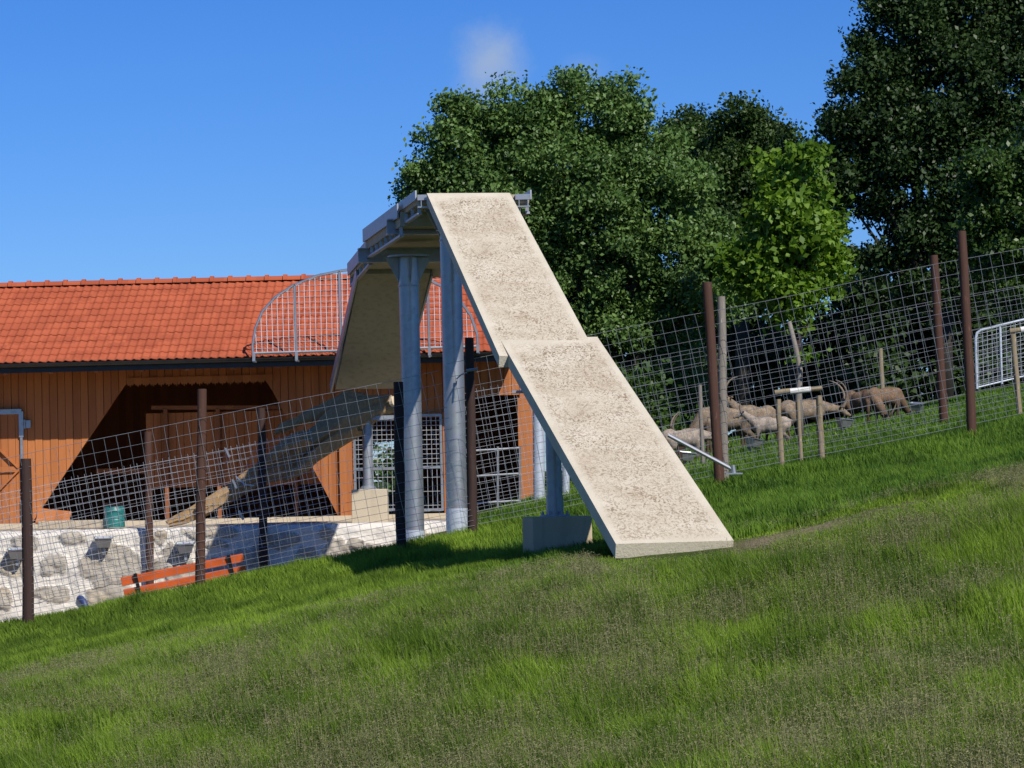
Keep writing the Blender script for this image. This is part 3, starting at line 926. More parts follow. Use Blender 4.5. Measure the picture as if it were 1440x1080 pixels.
# centre line of the top surfaces
pB = mid(P(868, 765, 28.0), P(1030, 760, 28.22)); 
pM = mid(P(703, 478, 34.0), P(834, 471.5, 34.2))
pM2 = mid(P(700.5, 492, 33.75), P(827, 478, 33.95))
pT = mid(P(608, 271.5, 39.2), P(724, 271, 39.4))
hb = (pT - pB); hb.z = 0; hb.normalize(); AX = hb; SX = Vector((AX.y, -AX.x, 0))
def slab(a, b, half, th, name, mat=None, bevel=.008):
    d = (b - a); L = d.length; dn = d.normalized(); nrm = SX.cross(dn).normalized()
    if nrm.z < 0: nrm = -nrm
    M = Matrix((SX, dn, nrm)).transposed()
    me = bpy.data.meshes.new(name)
    NX, NY = 12, 60
    V, Fc, at = [], [], []
    for j in range(NY + 1):
        for i in range(NX + 1):
            x_, y_ = -half + 2 * half * i / NX, L * j / NY
            V.append((x_, y_, 0)); at.append(min(x_ + half, half - x_, y_ * .8, (L - y_) * .35) / .8)
    for j in range(NY):
        for i in range(NX):
            k_ = j * (NX + 1) + i; Fc.append((k_, k_ + 1, k_ + NX + 2, k_ + NX + 1))
    b0 = len(V); V += [(-half, 0, -th), (half, 0, -th), (half, L, -th), (-half, L, -th)]; at += [0] * 4
    Fc += [(b0, b0 + 3, b0 + 2, b0 + 1)]
    Fc.append(tuple([b0 + 1] + [i for i in range(NX, -1, -1)] + [b0]))
    Fc.append(tuple([b0 + 3] + [NY * (NX + 1) + i for i in range(NX + 1)] + [b0 + 2]))
    Fc.append(tuple([b0] + [j * (NX + 1) for j in range(NY + 1)] + [b0 + 3]))
    Fc.append(tuple([b0 + 2] + [j * (NX + 1) + NX for j in range(NY, -1, -1)] + [b0 + 1]))
    me.from_pydata(V, [], Fc); me.update()
    me.attributes.new('bare', 'FLOAT', 'POINT').data.foreach_set('value', at)
    me.materials.append(mat or M_slab)
    o_ = bpy.data.objects.new(name, me); COL.objects.link(o_); o_.parent = bridge
    mw = M.to_4x4(); mw.translation = a - BO
    o_.matrix_local = mw
    bm = bmesh.new(); bm.from_mesh(me); bmesh.ops.recalc_face_normals(bm, faces=bm.faces); bm.to_mesh(me); bm.free()
    return o_
lo = slab(pB, pM, W2 + .01, .15, 'ramp_slab'); lo['label'] = 'lower slab of the near ramp'
up = slab(pM2 - (pT - pM2).normalized() * .35, pT, W2 - .005, .14, 'ramp_slab'); up['label'] = 'upper slab of the near ramp'
# dark steel edge under the slabs
def railbeam(a, b, off, half, w, h, name, mat):
    for s in (-1, 1):
        m = MB(); q = SX * (s * half); m.bar(a + q - Vector((0, 0, off)), b + q - Vector((0, 0, off)), w, h)
        m.build(name, mat, bridge, local=BO)
#railbeam(pB + (pM - pB) * .12, pM, .19, W2 - .10, .06, .10, 'edge_beam', M_galv_dull)
#railbeam(pM, pT - (pT - pM) * .02, .19, W2 - .10, .06, .10, 'edge_beam', M_galv_dull)

# elevated deck: three level sections
def deck(c0, L0, L1, half, z, th=.13, drop=0, name='deck', ph=.20):
    a = c0 + AX * L0; b = c0 + AX * L1; a = Vector((a.x, a.y, z)); b = Vector((b.x, b.y, z - drop))
    m = MB(); m.prism([a - SX * half, a + SX * half, b + SX * half, b - SX * half], (0, 0, -th))
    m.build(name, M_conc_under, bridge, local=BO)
    n = max(2, int((L1 - L0) / .55))
    for s in (-1, 1):
        f = MB()
        p, q = a + SX * s * (half + .03), b + SX * s * (half + .03)
        f.bar(p + Vector((0, 0, .02 - (.20 - ph) * .3)), q + Vector((0, 0, .02 - (.20 - ph) * .3)), .02, ph)
        f.build('side_plate', M_galv_dull, bridge, local=BO)
        s_ = MB()
        for k_ in range(n + 1):
            t = k_ / n; p = a.lerp(b, .02 + t * .96)
            s_.box(p + SX * s * (half - .02) + Vector((0, 0, -th - .06)), (.05, .05, .12))
        s_.bar(a + SX * s * (half - .02) + Vector((0, 0, -th - .13)), b + SX * s * (half - .02) + Vector((0, 0, -th - .13)), .06, .03)
        s_.build('side_rail', M_galv_dull, bridge, local=BO)
    return a, b
zD = pT.z - .01
c0 = Vector((pT.x, pT.y, 0))
nearL = P(588, 270, 39.3); nearR = P(744, 268, 39.55)
halfA = (nearR - nearL).length / 2
cA = mid(nearL, nearR); cA.z = 0
deck(cA, .02, 2.7, halfA, zD, .12, ph=.13)
for s in (-1, 1):   # little brackets at the near end of the deck
    m = MB()
    e = cA + SX * s * (halfA - .09)
    m.box(Vector((e.x, e.y - .03, zD - .04)), (.20, .06, .075))
    for k_ in (-.05, .07): m.box(Vector((e.x + k_, e.y - .03, zD - .12)), (.012, .05, .085))
    m.box(Vector((e.x, e.y - .03, zD - .17)), (.20, .06, .018))
    m.build('end_bracket', M_galv, bridge, local=BO)
bL = P(559, 281, 40.6); bE = P(512, 327, 44.2)
cB = Vector((bL.x, bL.y, 0)) + SX * .87
deck(cB, .0, 3.9, .84, zD - .10, .20)
cC = cB + AX * 3.95
a_, b_ = deck(cC, .0, 2.5, .78, zD - .26, .12, .16)
# cross beams
for c_, h_, z_ in ((cA + AX * 1.9, .95, zD - .36), (cC - AX * .25, .98, zD - .50)):
    e = Vector((c_.x, c_.y, z_)); m = MB()
    m.bar(e - SX * h_, e + SX * h_, .16, .022); m.bar(e - SX * h_ + Vector((0, 0, .20)), e + SX * h_ + Vector((0, 0, .20)), .16, .022)
    m.bar(e - SX * h_ + Vector((0, 0, .10)), e + SX * h_ + Vector((0, 0, .10)), .02, .18)
    m.build('cross_beam', M_galv_dull, bridge, local=BO)
# pillars
def pillar(u, v0, D, r, ztop, base_drop=.2, flange=True, mat=M_galv):
    b = P(u, v0, D); zb = gz(b.x, D) - base_drop
    t = empty('pillar', (b.x - BO.x, D - BO.y, zb - BO.z)); t.parent = bridge
    H = ztop - zb
    m = MB(); m.tube([(0, 0, 0), (0, 0, H)], r, 28); m.build('column', mat, t, smooth='auto')
    if flange:
        m = MB()
        for k_ in range(4):
            a = k_ * PI / 2 + .2; d = Vector((math.cos(a), math.sin(a), 0)); s = Vector((-d.y, d.x, 0)) * .006
            m.prism([d * (r - .01) + Vector((0, 0, H - .42)) - s, d * (r + .20) + Vector((0, 0, H - .02)) - s, d * (r - .01) + Vector((0, 0, H - .02)) - s], s * 2)
        m.tube([(0, 0, H - .025), (0, 0, H)], r + .16, 24)
        m.tube([(0, 0, H - .46), (0, 0, H - .44)], r + .012, 28)
        m.build('bracket', M_galv_dull, t)
        m = MB(); m.tube([(0, 0, .0), (0, 0, .62)], r + .006, 28); m.build('foot_sleeve', M_white_metal, t, smooth='auto')
    return t
pillar(583, 755, 43.0, .148, zD - .52)
pillar(643, 745, 39.75, .145, zD - .14)
# middle pier under the near ramp
M_plinth = concrete('warm_concrete', (.40, .32, .20), (.54, .45, .31), .3)
def plinth_block(c, w, d, h, top_in=.0, mat=M_conc):
    m = MB(); z0 = c.z
    b = [(-w, -d), (w, -d), (w, d), (-w, d)]
    m.add([(x_, y_, 0) for x_, y_ in b] + [(x_ * (1 - top_in), y_ * (1 - top_in), h) for x_, y_ in b], [(3, 2, 1, 0), (4, 5, 6, 7), (0, 1, 5, 4), (1, 2, 6, 5), (2, 3, 7, 6), (3, 0, 4, 7)])
    o_ = m.build('plinth', mat, bridge, bevel=.012); o_.location = Vector(c) - BO; return o_
pc = P(783, 726, 32.8); top_z = pc.z; gq = gz(pc.x, 32.8)
pl = plinth_block(Vector((pc.x, 32.8, gq - .25)), .345, .30, top_z - gq + .25, .02, M_plinth); pl.rotation_euler = (0, 0, rad(11))
def ramp_z(y): return pB.z + (pM.z - pB.z) * (y - pB.y) / (pM.y - pB.y)
m = MB()
m.tube([(0, 0, 0), (0, 0, ramp_z(32.8) - top_z - .16)], .088, 20)
m.tube([(0, 0, 0), (0, 0, .24)], .098, 20)
m.tube([(0, 0, .0), (0, 0, .02)], .17, 20)
for k_ in range(6):
    a = k_ * PI / 3; m.tube([(math.cos(a) * .14, math.sin(a) * .14, .0), (math.cos(a) * .14, math.sin(a) * .14, .06)], .014, 6)
m.box((0, 0, ramp_z(32.8) - top_z - .17), (.9, .16, .03))
pp = m.build('pier_column', M_galv_dull, bridge, smooth='auto'); pp.location = Vector((P(780, 700, 32.8).x, 32.8, top_z)) - BO
# far ramp going down into the yard
fa = Vector((cC.x, cC.y, 0)) + AX * 2.35
cF0 = mid(P(503, 391, 46.0), P(606, 386, 46.3)); cF1 = mid(P(473, 551, 49.2), P(556, 549, 49.5))
SXk = SX.copy()
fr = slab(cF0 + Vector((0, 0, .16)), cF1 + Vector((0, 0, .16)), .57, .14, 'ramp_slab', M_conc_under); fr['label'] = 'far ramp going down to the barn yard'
railbeam(cF0, cF1, -.06, .60, .03, .16, 'edge_beam', M_galv_dull)
# far column on its plinth
qc = P(520, 688, 48.1)
pl2 = plinth_block(Vector((qc.x, 48.1, P(520, 745, 48.1).z - .2)), .30, .26, qc.z - P(520, 745, 48.1).z + .2, .03)
m = MB(); hcol = P(516, 588, 48.1).z - qc.z
m.tube([(0, 0, 0), (0, 0, hcol)], .082, 18); m.tube([(0, 0, 0), (0, 0, .06)], [.16, .10], 18); m.box((0, 0, hcol), (.9, .2, .07))
q = m.build('pier_column', M_galv_dull, bridge, smooth='auto'); q.location = Vector((P(517, 650, 48.1).x, 48.1, qc.z)) - BO

# ------------------------------------------------------------------ leaning log
rl = random.Random(3)
def logtube(pts, D0, D1, groove=.16, n=22, seed=1, splinter=0, k=1.15):
    """knotty, grooved trunk: radius varies round the girth and slowly along the length"""
    rd = random.Random(seed); m = MB()
    C, Rr = [], []
    for i in range(len(pts) - 1):
        u0, v0, r0 = pts[i]; u1, v1, r1 = pts[i + 1]
        for k_ in range(8):
            t = k_ / 8; g_ = (i + t) / (len(pts) - 1)
            C.append(P(u0 + (u1 - u0) * t, v0 + (v1 - v0) * t, D0 + (D1 - D0) * g_)); Rr.append((r0 + (r1 - r0) * t) / F * 48)
    C.append(P(pts[-1][0], pts[-1][1], D1)); Rr.append(pts[-1][2] / F * 48)
    N = len(C); vs = []; prev = None
    for i, p in enumerate(C):
        t = (C[min(i + 1, N - 1)] - C[max(i - 1, 0)]).normalized()
        nrm = t.cross(Vector((0, 0, 1))).normalized() if prev is None else (prev - t * prev.dot(t)).normalized()
        prev = nrm; bn = t.cross(nrm)
        for k_ in range(n):
            a = 2 * PI * k_ / n
            f1 = float(fbm(np.array([3 + 2.2 * math.cos(a) + seed * 7]), np.array([5 + 2.2 * math.sin(a) + i * .10]), seed, 3)[0]) - .5
            f2 = float(vnoise(np.array([k_ * 1.0 + seed]), np.array([i * .16]), seed + 9)[0]) - .5
            r_ = Rr[i] * 1.0 * (1 + f1 * .75 + f2 * groove * 1.6)
            ext = t * (rd.uniform(-1, 1) * splinter if i in (0, N - 1) else 0)
            vs.append(p + (nrm * math.cos(a) + bn * math.sin(a)) * r_ + ext)
    fs = [(i * n + k_, i * n + (k_ + 1) % n, (i + 1) * n + (k_ + 1) % n, (i + 1) * n + k_) for i in range(N - 1) for k_ in range(n)]
    fs += [tuple(range(n))[::-1], tuple((N - 1) * n + k_ for k_ in range(n))]
    m.add(vs, fs); return m
lg = empty('fallen_tree', P(237, 738, 47.9)); LO = lg.location.copy()
tag(lg, 'weathered split tree trunk leaning from the yard up to the bridge end', 'tree trunk')
logtube([(553, 566, 11), (520, 578, 19), (478, 598, 24), (436, 626, 23), (398, 652, 21), (366, 668, 13), (330, 690, 12), (290, 712, 11), (258, 728, 9), (236, 737, 4)], 48.2, 47.9, .2, 24, 1, .03).build('trunk', M_log, lg, smooth='auto', local=LO)
logtube([(512, 562, 10), (484, 566, 12), (450, 580, 10), (420, 592, 8), (398, 602, 6), (386, 610, 2)], 48.6, 48.3, .3, 16, 2, .05).build('branch', M_log, lg, smooth='auto', local=LO)
logtube([(430, 615, 10), (405, 626, 8), (380, 645, 6), (356, 664, 2)], 47.75, 47.7, .4, 12, 4, .06).build('branch', M_log, lg, smooth='auto', local=LO)
logtube([(500, 600, 12), (460, 625, 11), (425, 655, 8), (402, 675, 2)], 48.0, 47.8, .4, 12, 6, .05).build('branch', M_log, lg, smooth='auto', local=LO)
m = MB(); c = P(551, 565, 48.0); m.tube([c, c + Vector((.05, -.03, .01))], [.09, .085], 12); m.build('cut_face', M_cut, lg, local=LO)

# ------------------------------------------------------------------ fences
def post_obj(parent, PO, top, base, D, r, mat, name='post', sink=.35):
    a = P(base[0], base[1], D); b = P(top[0], top[1], D)
    d = (a - b).normalized(); a = a + d * sink
    m = MB(); n = 6
    pts = [a.lerp(b, k_ / n) for k_ in range(n + 1)]
    rd = random.Random(int(top[0]))
    pts = [pts[0]] + [p + Vector((rd.uniform(-.006, .006), 0, 0)) for p in pts[1:-1]] + [pts[-1]]
    m.tube(pts, [r * 1.05 - r * .08 * k_ / n for k_ in range(n + 1)], 12, True, .04, rd)
    return m.build(name, mat, parent, smooth='auto', local=PO)

def wire_net(A, B, heights, pitch, r, parent, PO, seed=1, jit=.006, rag=0, mat=None, name='wire_mesh', perp=True, sag=.02):
    """knotted wire netting between two ground points, stays square to the slope"""
    A, B = Vector(A), Vector(B); d = B - A; L = d.length; t = d.normalized()
    up_ = Vector((0, 0, 1)); 
    if perp: up_ = (up_ - t * up_.dot(t)).normalized()
    rd = random.Random(seed); m = MB()
    off = Vector((0, 1, 0))
    n = max(2, int(L / 1.1))
    def warp(s, h):  # shared gentle warp
        return t * (math.sin(s * .9 + seed) * .03 * h) + up_ * (math.sin(s * 1.3 + h + seed * 2) * sag * .5 - sag * math.sin(PI * ((s / 3.2) % 1)) * (h / 2)) + off * (math.sin(s * .7) * .02)
    for h in heights:
        pts = []
        for k_ in range(n * 2 + 1):
            s = L * k_ / (n * 2)
            pts.append(A + t * s + up_ * h + warp(s, h))
        m.tube(pts, r * (1.25 if h in (heights[0], heights[-1]) else 1), 3, False)
    s = pitch * .5
    while s < L:
        ks = []
        hh = list(heights[::3]);
        if hh[-1] != heights[-1]: hh.append(heights[-1])
        if rag: hh[-1] = heights[-1] + rag
        for h in hh:
            ks.append(A + t * (s + rd.uniform(-jit, jit)) + up_ * h + warp(s, h))
        m.tube(ks, r, 3, False)
        s += pitch
    return m.build(name, mat or M_wire, parent, local=PO)

H_near = [.03, .10, .17, .25, .34, .44, .55, .67, .80, .94, 1.09, 1.24, 1.39, 1.54, 1.69, 1.85, 2.02, 2.20]
# front fence, left of and below the bridge
FDL = 38.5
def fpt(u, D=FDL, dv=0): return P(u, 876 - .2025 * u + dv, D)
o1 = fpt(283); f1 = empty('fence', o1); PO = o1.copy()
tag(f1, 'tall wire fence with dark posts before the red bench and the bridge pillars', 'fence')
for top_, base_, r_, mt_ in (((36, 645), (40, 874), .075, M_post), ((284, 547), (282, 824), .063, M_post_red), ((560, 537), (564, 770), .065, M_post), ((660, 475), (665, 748), .062, M_post)):
    post_obj(f1, PO, top_, base_, FDL, r_, mt_)
post_obj(f1, PO, (-230, 700), (-222, 920), FDL, .065, M_post)
wire_net(fpt(-225, FDL - .07), fpt(668, FDL - .07), [h * .97 for h in H_near], .155, .0028, f1, PO, 3)
# bracing wire strap from post to pillar
m = MB(); m.tube([P(664, 521, FDL - .07) + Vector((-.08, 0, 0)), P(664, 519, FDL - .07) + Vector((.075, 0, 0))], .022, 6)
m.tube([P(656, 524, FDL - .05), P(648, 527, 39.5), P(642, 533, 39.55), P(640, 560, 39.55)], .012, 6)
m.build('strap', M_galv_dull, f1, local=PO)
# front fence, right of the bridge
FDR = 38.5
o2 = fpt(1010); f2 = empty('fence', o2); PO = o2.copy()
tag(f2, 'tall wire fence with red brown posts running up the slope right of the ramp', 'fence')
post_obj(f2, PO, (994, 397), (1011, 676), FDR, .066, M_post_red)
post_obj(f2, PO, (1352, 325), (1367, 606), FDR, .062, M_post_red)
post_obj(f2, PO, (1700, 255), (1715, 540), FDR, .062, M_post_red)
wire_net(fpt(668, FDR + .02), fpt(1720, FDR + .02), H_near, .155, .0028, f2, PO, 8)
g0 = post_obj(f2, PO, (1014, 417), (1019, 674), FDR + .5, .058, M_post_grey); g0['label'] = 'weathered grey post'
m = MB(); m.tube([P(940, 612, 38.2), P(1030, 660, 38.0)], .028, 8); m.tube([P(1030, 654, 38.0), P(1032, 668, 38.0)], .035, 8); m.box(P(1032, 666, 38), (.22, .12, .02))
m.build('brace_pipe', M_galv, f2, smooth='auto', local=PO)

# second fence beyond the path on the left
def spt(u, D=47.0, v0=845): return P(u, v0 - .20 * u, D)
o3 = spt(208); f3 = empty('fence', o3); PO = o3.copy()
tag(f3, 'welded mesh fence with brown posts along the foot of the white wall', 'fence')
post_obj(f3, PO, (208, 607), (211, 812), 47.04, .062, M_post_red)
post_obj(f3, PO, (367, 574), (371, 800), 47.04, .068, M_post)
post_obj(f3, PO, (-20, 690), (-18, 860), 47.04, .062, M_post)
hs_ = [.02 + .105 * k_ for k_ in range(17)]
wire_net(spt(-30, 46.96), spt(470, 46.96), hs_, .105, .0034, f3, PO, 5, .002, .05, M_wire2, 'welded_mesh')
wire_net(P(668, 722, 46.2), P(800, 697, 46.2), [.03 + .11 * k_ for k_ in range(18)], .11, .0034, f3, PO, 6, .002, .05, M_wire2, 'welded_mesh')
for u_, v_ in ((320, 636), (330, 680), (339, 724)):
    m = MB(); m.bar(P(u_ - 3, v_ - 6, 46.90), P(u_ + 3, v_ + 7, 46.90), .03, .06, (0, 1, 0))
    m.build('mesh_clip', M_galv, f3, local=PO)
m = MB(); m.bar(P(332, 670, 46.90), P(345, 682, 46.86), .02, .05, (0, 1, 0)); m.bar(P(343, 681, 46.86), P(358, 683, 46.84), .02, .05, (0, 1, 0))
m.build('latch', M_galv, f3, local=PO)
# second fence, paddock side
o4 = P(1317, 578, 46.5); f4 = empty('fence', o4); PO = o4.copy()
tag(f4, 'rear wire fence with mixed thin and thick posts behind the ibexes feeders', 'fence')
post_obj(f4, PO, (1313, 359), (1327, 590), 45.5, .068, M_post_red)
post_obj(f4, PO, (984, 541), (988, 640), 50, .036, M_post_grey)
post_obj(f4, PO, (1238, 490), (1242, 580), 62, .05, M_post_tan)
wire_net(P(820, 702, 45.5), P(1720, 527, 45.5), [.04 + .14 * k_ for k_ in range(15)], .15, .0026, f4, PO, 12)

# galvanised gate posts and hurdle seen through the fence under the ramp
def pipe_thing(u, v0, v1, D, r, label, mat=M_white_metal):
    a = P(u, v1, D); b = P(u - 1, v0, D); a.z = min(a.z, gz(a.x, D)) - .1
    t = empty('gate_post', a); tag(t, label, 'post')
    m = MB(); m.tube([(0, 0, 0), b - a], r, 16); m.build('tube', mat, t, smooth='auto')
    m = MB(); m.tube([(b - a) - Vector((0, 0, .01)), (b - a) + Vector((0, 0, .02))], r + .006, 16); m.build('cap', M_galv_dull, t)
pipe_thing(758, 560, 716, 47.5, .095, 'thick galvanised steel post left of the middle pier column')
pipe_thing(796, 570, 712, 48.5, .06, 'thinner galvanised steel post right of the middle pier column')
t = empty('hurdle', P(698, 715, 49)); tag(t, 'low galvanised tube hurdle behind the mesh left of the ramp', 'hurdle')
m = MB(); HO = t.location.copy()
for v_ in (632, 668, 706): m.tube([P(666, v_ + 2, 49), P(732, v_ - 2, 49)], .022, 6)
for u_ in (667, 700, 731): m.tube([P(u_, 628, 49), P(u_, 716, 49)], .022, 6)
m.build('frame', M_galv, t, local=HO)

# ------------------------------------------------------------------ red bench behind the front fence
sl = math.atan(.178)
bq = P(272, 874, 43.6)
bench = empty('park_bench', (bq.x, bq.y, gz(bq.x, bq.y)), 0)
bench.rotation_euler = (0, -sl * .98, 0)
tag(bench, 'bright red slatted park bench seen from behind on the path', 'bench')
m = MB()
for z_, y_ in ((.80, -.10), (.62, -.05)): m.box((0, y_, z_), (1.86, .035, .125), Matrix.Rotation(rad(12), 3, 'X'))
m.build('backrest', M_red, bench, bevel=.006)
m = MB()
for y_ in (.05, .18, .31, .44): m.box((0, y_, .43), (1.86, .11, .035))
m.build('seat', M_red, bench, bevel=.006)
for x_ in (-.70, .28, .72):
    m = MB()
    m.bar((x_, -.16, .90 - .02), (x_, .0, .40), .05, .035); m.bar((x_, .0, .40), (x_, -.02, -.1), .05, .05); m.bar((x_, .0, .40), (x_, .46, .40), .05, .04); m.bar((x_, .42, .40), (x_, .44, -.1), .05, .05)
    m.build('leg', M_black, bench)
bench.location = bench.location + Vector((0, 0, P(272, 795, 43.6).z - (bench.location.z + .86 * math.cos(sl))))

# ------------------------------------------------------------------ wooden frames, gate and feeders on the right
def pole(m, u0, v0, u1, v1, D0, D1, r, n=10, rd=random.Random(2)):
    a, b = P(u0, v0, D0), P(u1, v1, D1)
    m.tube([a.lerp(b, k_ / 5) + Vector((rd.uniform(-.006, .006), 0, rd.uniform(-.006, .006))) for k_ in range(6)], r, n, True, .05, rd)
t = empty('log_frame', P(1125, 650, 40.5)); HO = t.location.copy()
tag(t, 'round pole frame on three short posts with a white painted band', 'wooden frame')
for (u0, v0, u1, v1, D_, r_) in ((1094, 562, 1100, 662, 40.2, .038), (1122, 562, 1127, 655, 41.0, .030), (1151, 556, 1157, 652, 40.2, .045)):
    m = MB(); pole(m, u0, v0, u1, v1, D_, D_, r_); m.build('post', M_post_tan, t, smooth='auto', local=HO)
m = MB(); pole(m, 1090, 552, 1156, 546, 40.2, 40.2, .036); m.build('crossbeam', M_post_tan, t, smooth='auto', local=HO)
m = MB(); m.tube([P(1111, 550.5, 40.2), P(1140, 547.5, 40.2)], .043, 12, True, .06, rl); m.build('painted_band', M_whitepaint, t, smooth='auto', local=HO)
t = empty('log_frame', P(1432, 570, 41.5)); HO = t.location.copy()
tag(t, 'round pole frame with white painted beam at the right edge before the mesh gate', 'wooden frame')
for (u0, v0, u1, v1) in ((1424, 470, 1434, 582), (1500, 455, 1508, 566)):
    m = MB(); pole(m, u0, v0, u1, v1, 41, 41, .04); m.build('post', M_post_tan, t, smooth='auto', local=HO)
m = MB(); pole(m, 1420, 466, 1510, 452, 41, 41, .036); m.build('crossbeam', M_post_tan, t, smooth='auto', local=HO)
m = MB(); m.tube([P(1435, 464, 41), P(1475, 458, 41)], .043, 12, True, .05, rl); m.build('painted_band', M_whitepaint, t, smooth='auto', local=HO)

t = empty('mesh_gate', P(1405, 550, 60)); HO = t.location.copy()
tag(t, 'pale tubular gate with fine mesh beyond the fence at the right edge', 'gate')
m = MB(); D_ = 60
m.tube([P(1374, 547, D_), P(1372, 475, D_), P(1374, 468, D_), P(1380, 464, D_), P(1540, 425, D_)], .028, 8)
m.tube([P(1409, 540, D_), P(1406, 458, D_)], .02, 8); m.tube([P(1374, 545, D_), P(1540, 505, D_)], .018, 8); m.tube([P(1448, 532, D_), P(1445, 448, D_)], .03, 8); m.tube([P(1540, 505, D_), P(1540, 425, D_)], .03, 8)
m.build('frame', M_white_metal, t, smooth='auto', local=HO)
m = MB()
for k_ in range(25): u_ = 1377 + k_ * 6.6; m.tube([P(u_, 545 - (u_ - 1374) * .24, D_), P(u_ - 2, 466 - (u_ - 1374) * .24, D_)], .0065, 3)
for k_ in range(13): v_ = 470 + k_ * 6; m.tube([P(1374, v_, D_), P(1540, v_ - 40, D_)], .0065, 3)
m.build('gate_mesh', M_wire2, t, local=HO)

for i, (u, v, D_, rz, lb) in enumerate(((1187, 596, 55, .5, 'grey metal feed box under the muzzle of the long horned ibex'), (1289, 583, 57, -.4, 'grey metal feed box standing alone in the paddock grass'),
                                       (965, 643, 52, .3, 'pale metal feed box beside the grazing ibex near the ramp'), (1060, 641, 52, .9, 'dull metal feed box in the grass left of the pole frame'))):
    q = P(u, v, D_); q.z = gz(q.x, q.y) + .11; place_fb(3 + i, q, rz, lb, .9, .1)

# ------------------------------------------------------------------ ibexes
def fur(name, lo, hi):
    m = NM(name, .9, 0, .15)
    z = m.sepxyz(); g_ = m.noise(9, 5)
    c = m.mix(m.ramp(g_, [(.35, 0), (.65, 1)]), lo, hi)
    c = m.mix(m.ramp(m.noise(42, 4), [(.45, 0), (.7, .7)]), c, tuple(q * .4 for q in lo))
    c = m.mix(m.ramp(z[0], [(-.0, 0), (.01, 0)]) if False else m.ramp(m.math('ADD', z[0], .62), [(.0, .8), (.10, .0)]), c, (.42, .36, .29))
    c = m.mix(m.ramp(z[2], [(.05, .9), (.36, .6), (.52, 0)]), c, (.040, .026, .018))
    m.color(c); m.bump(m.noise(60, 3), .5, .01); return m.m
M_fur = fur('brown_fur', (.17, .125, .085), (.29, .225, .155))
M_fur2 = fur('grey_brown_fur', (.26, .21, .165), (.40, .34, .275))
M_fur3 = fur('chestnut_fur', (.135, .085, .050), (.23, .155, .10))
M_horn = simple('ridged_horn', (.15, .115, .08), .6, 0, .3, 20, .4)
M_eye = simple('dark_eye', (.01, .008, .006), .2)
def capsule(m, a, b, ra, rb, n=10):
    a, b = Vector(a), Vector(b)
    K = 4
    m.tube([a.lerp(b, k_ / K) for k_ in range(K + 1)], [ra + (rb - ra) * k_ / K for k_ in range(K + 1)], n)
    m.ball(a, ra, n, 6); m.ball(b, rb, n, 6)
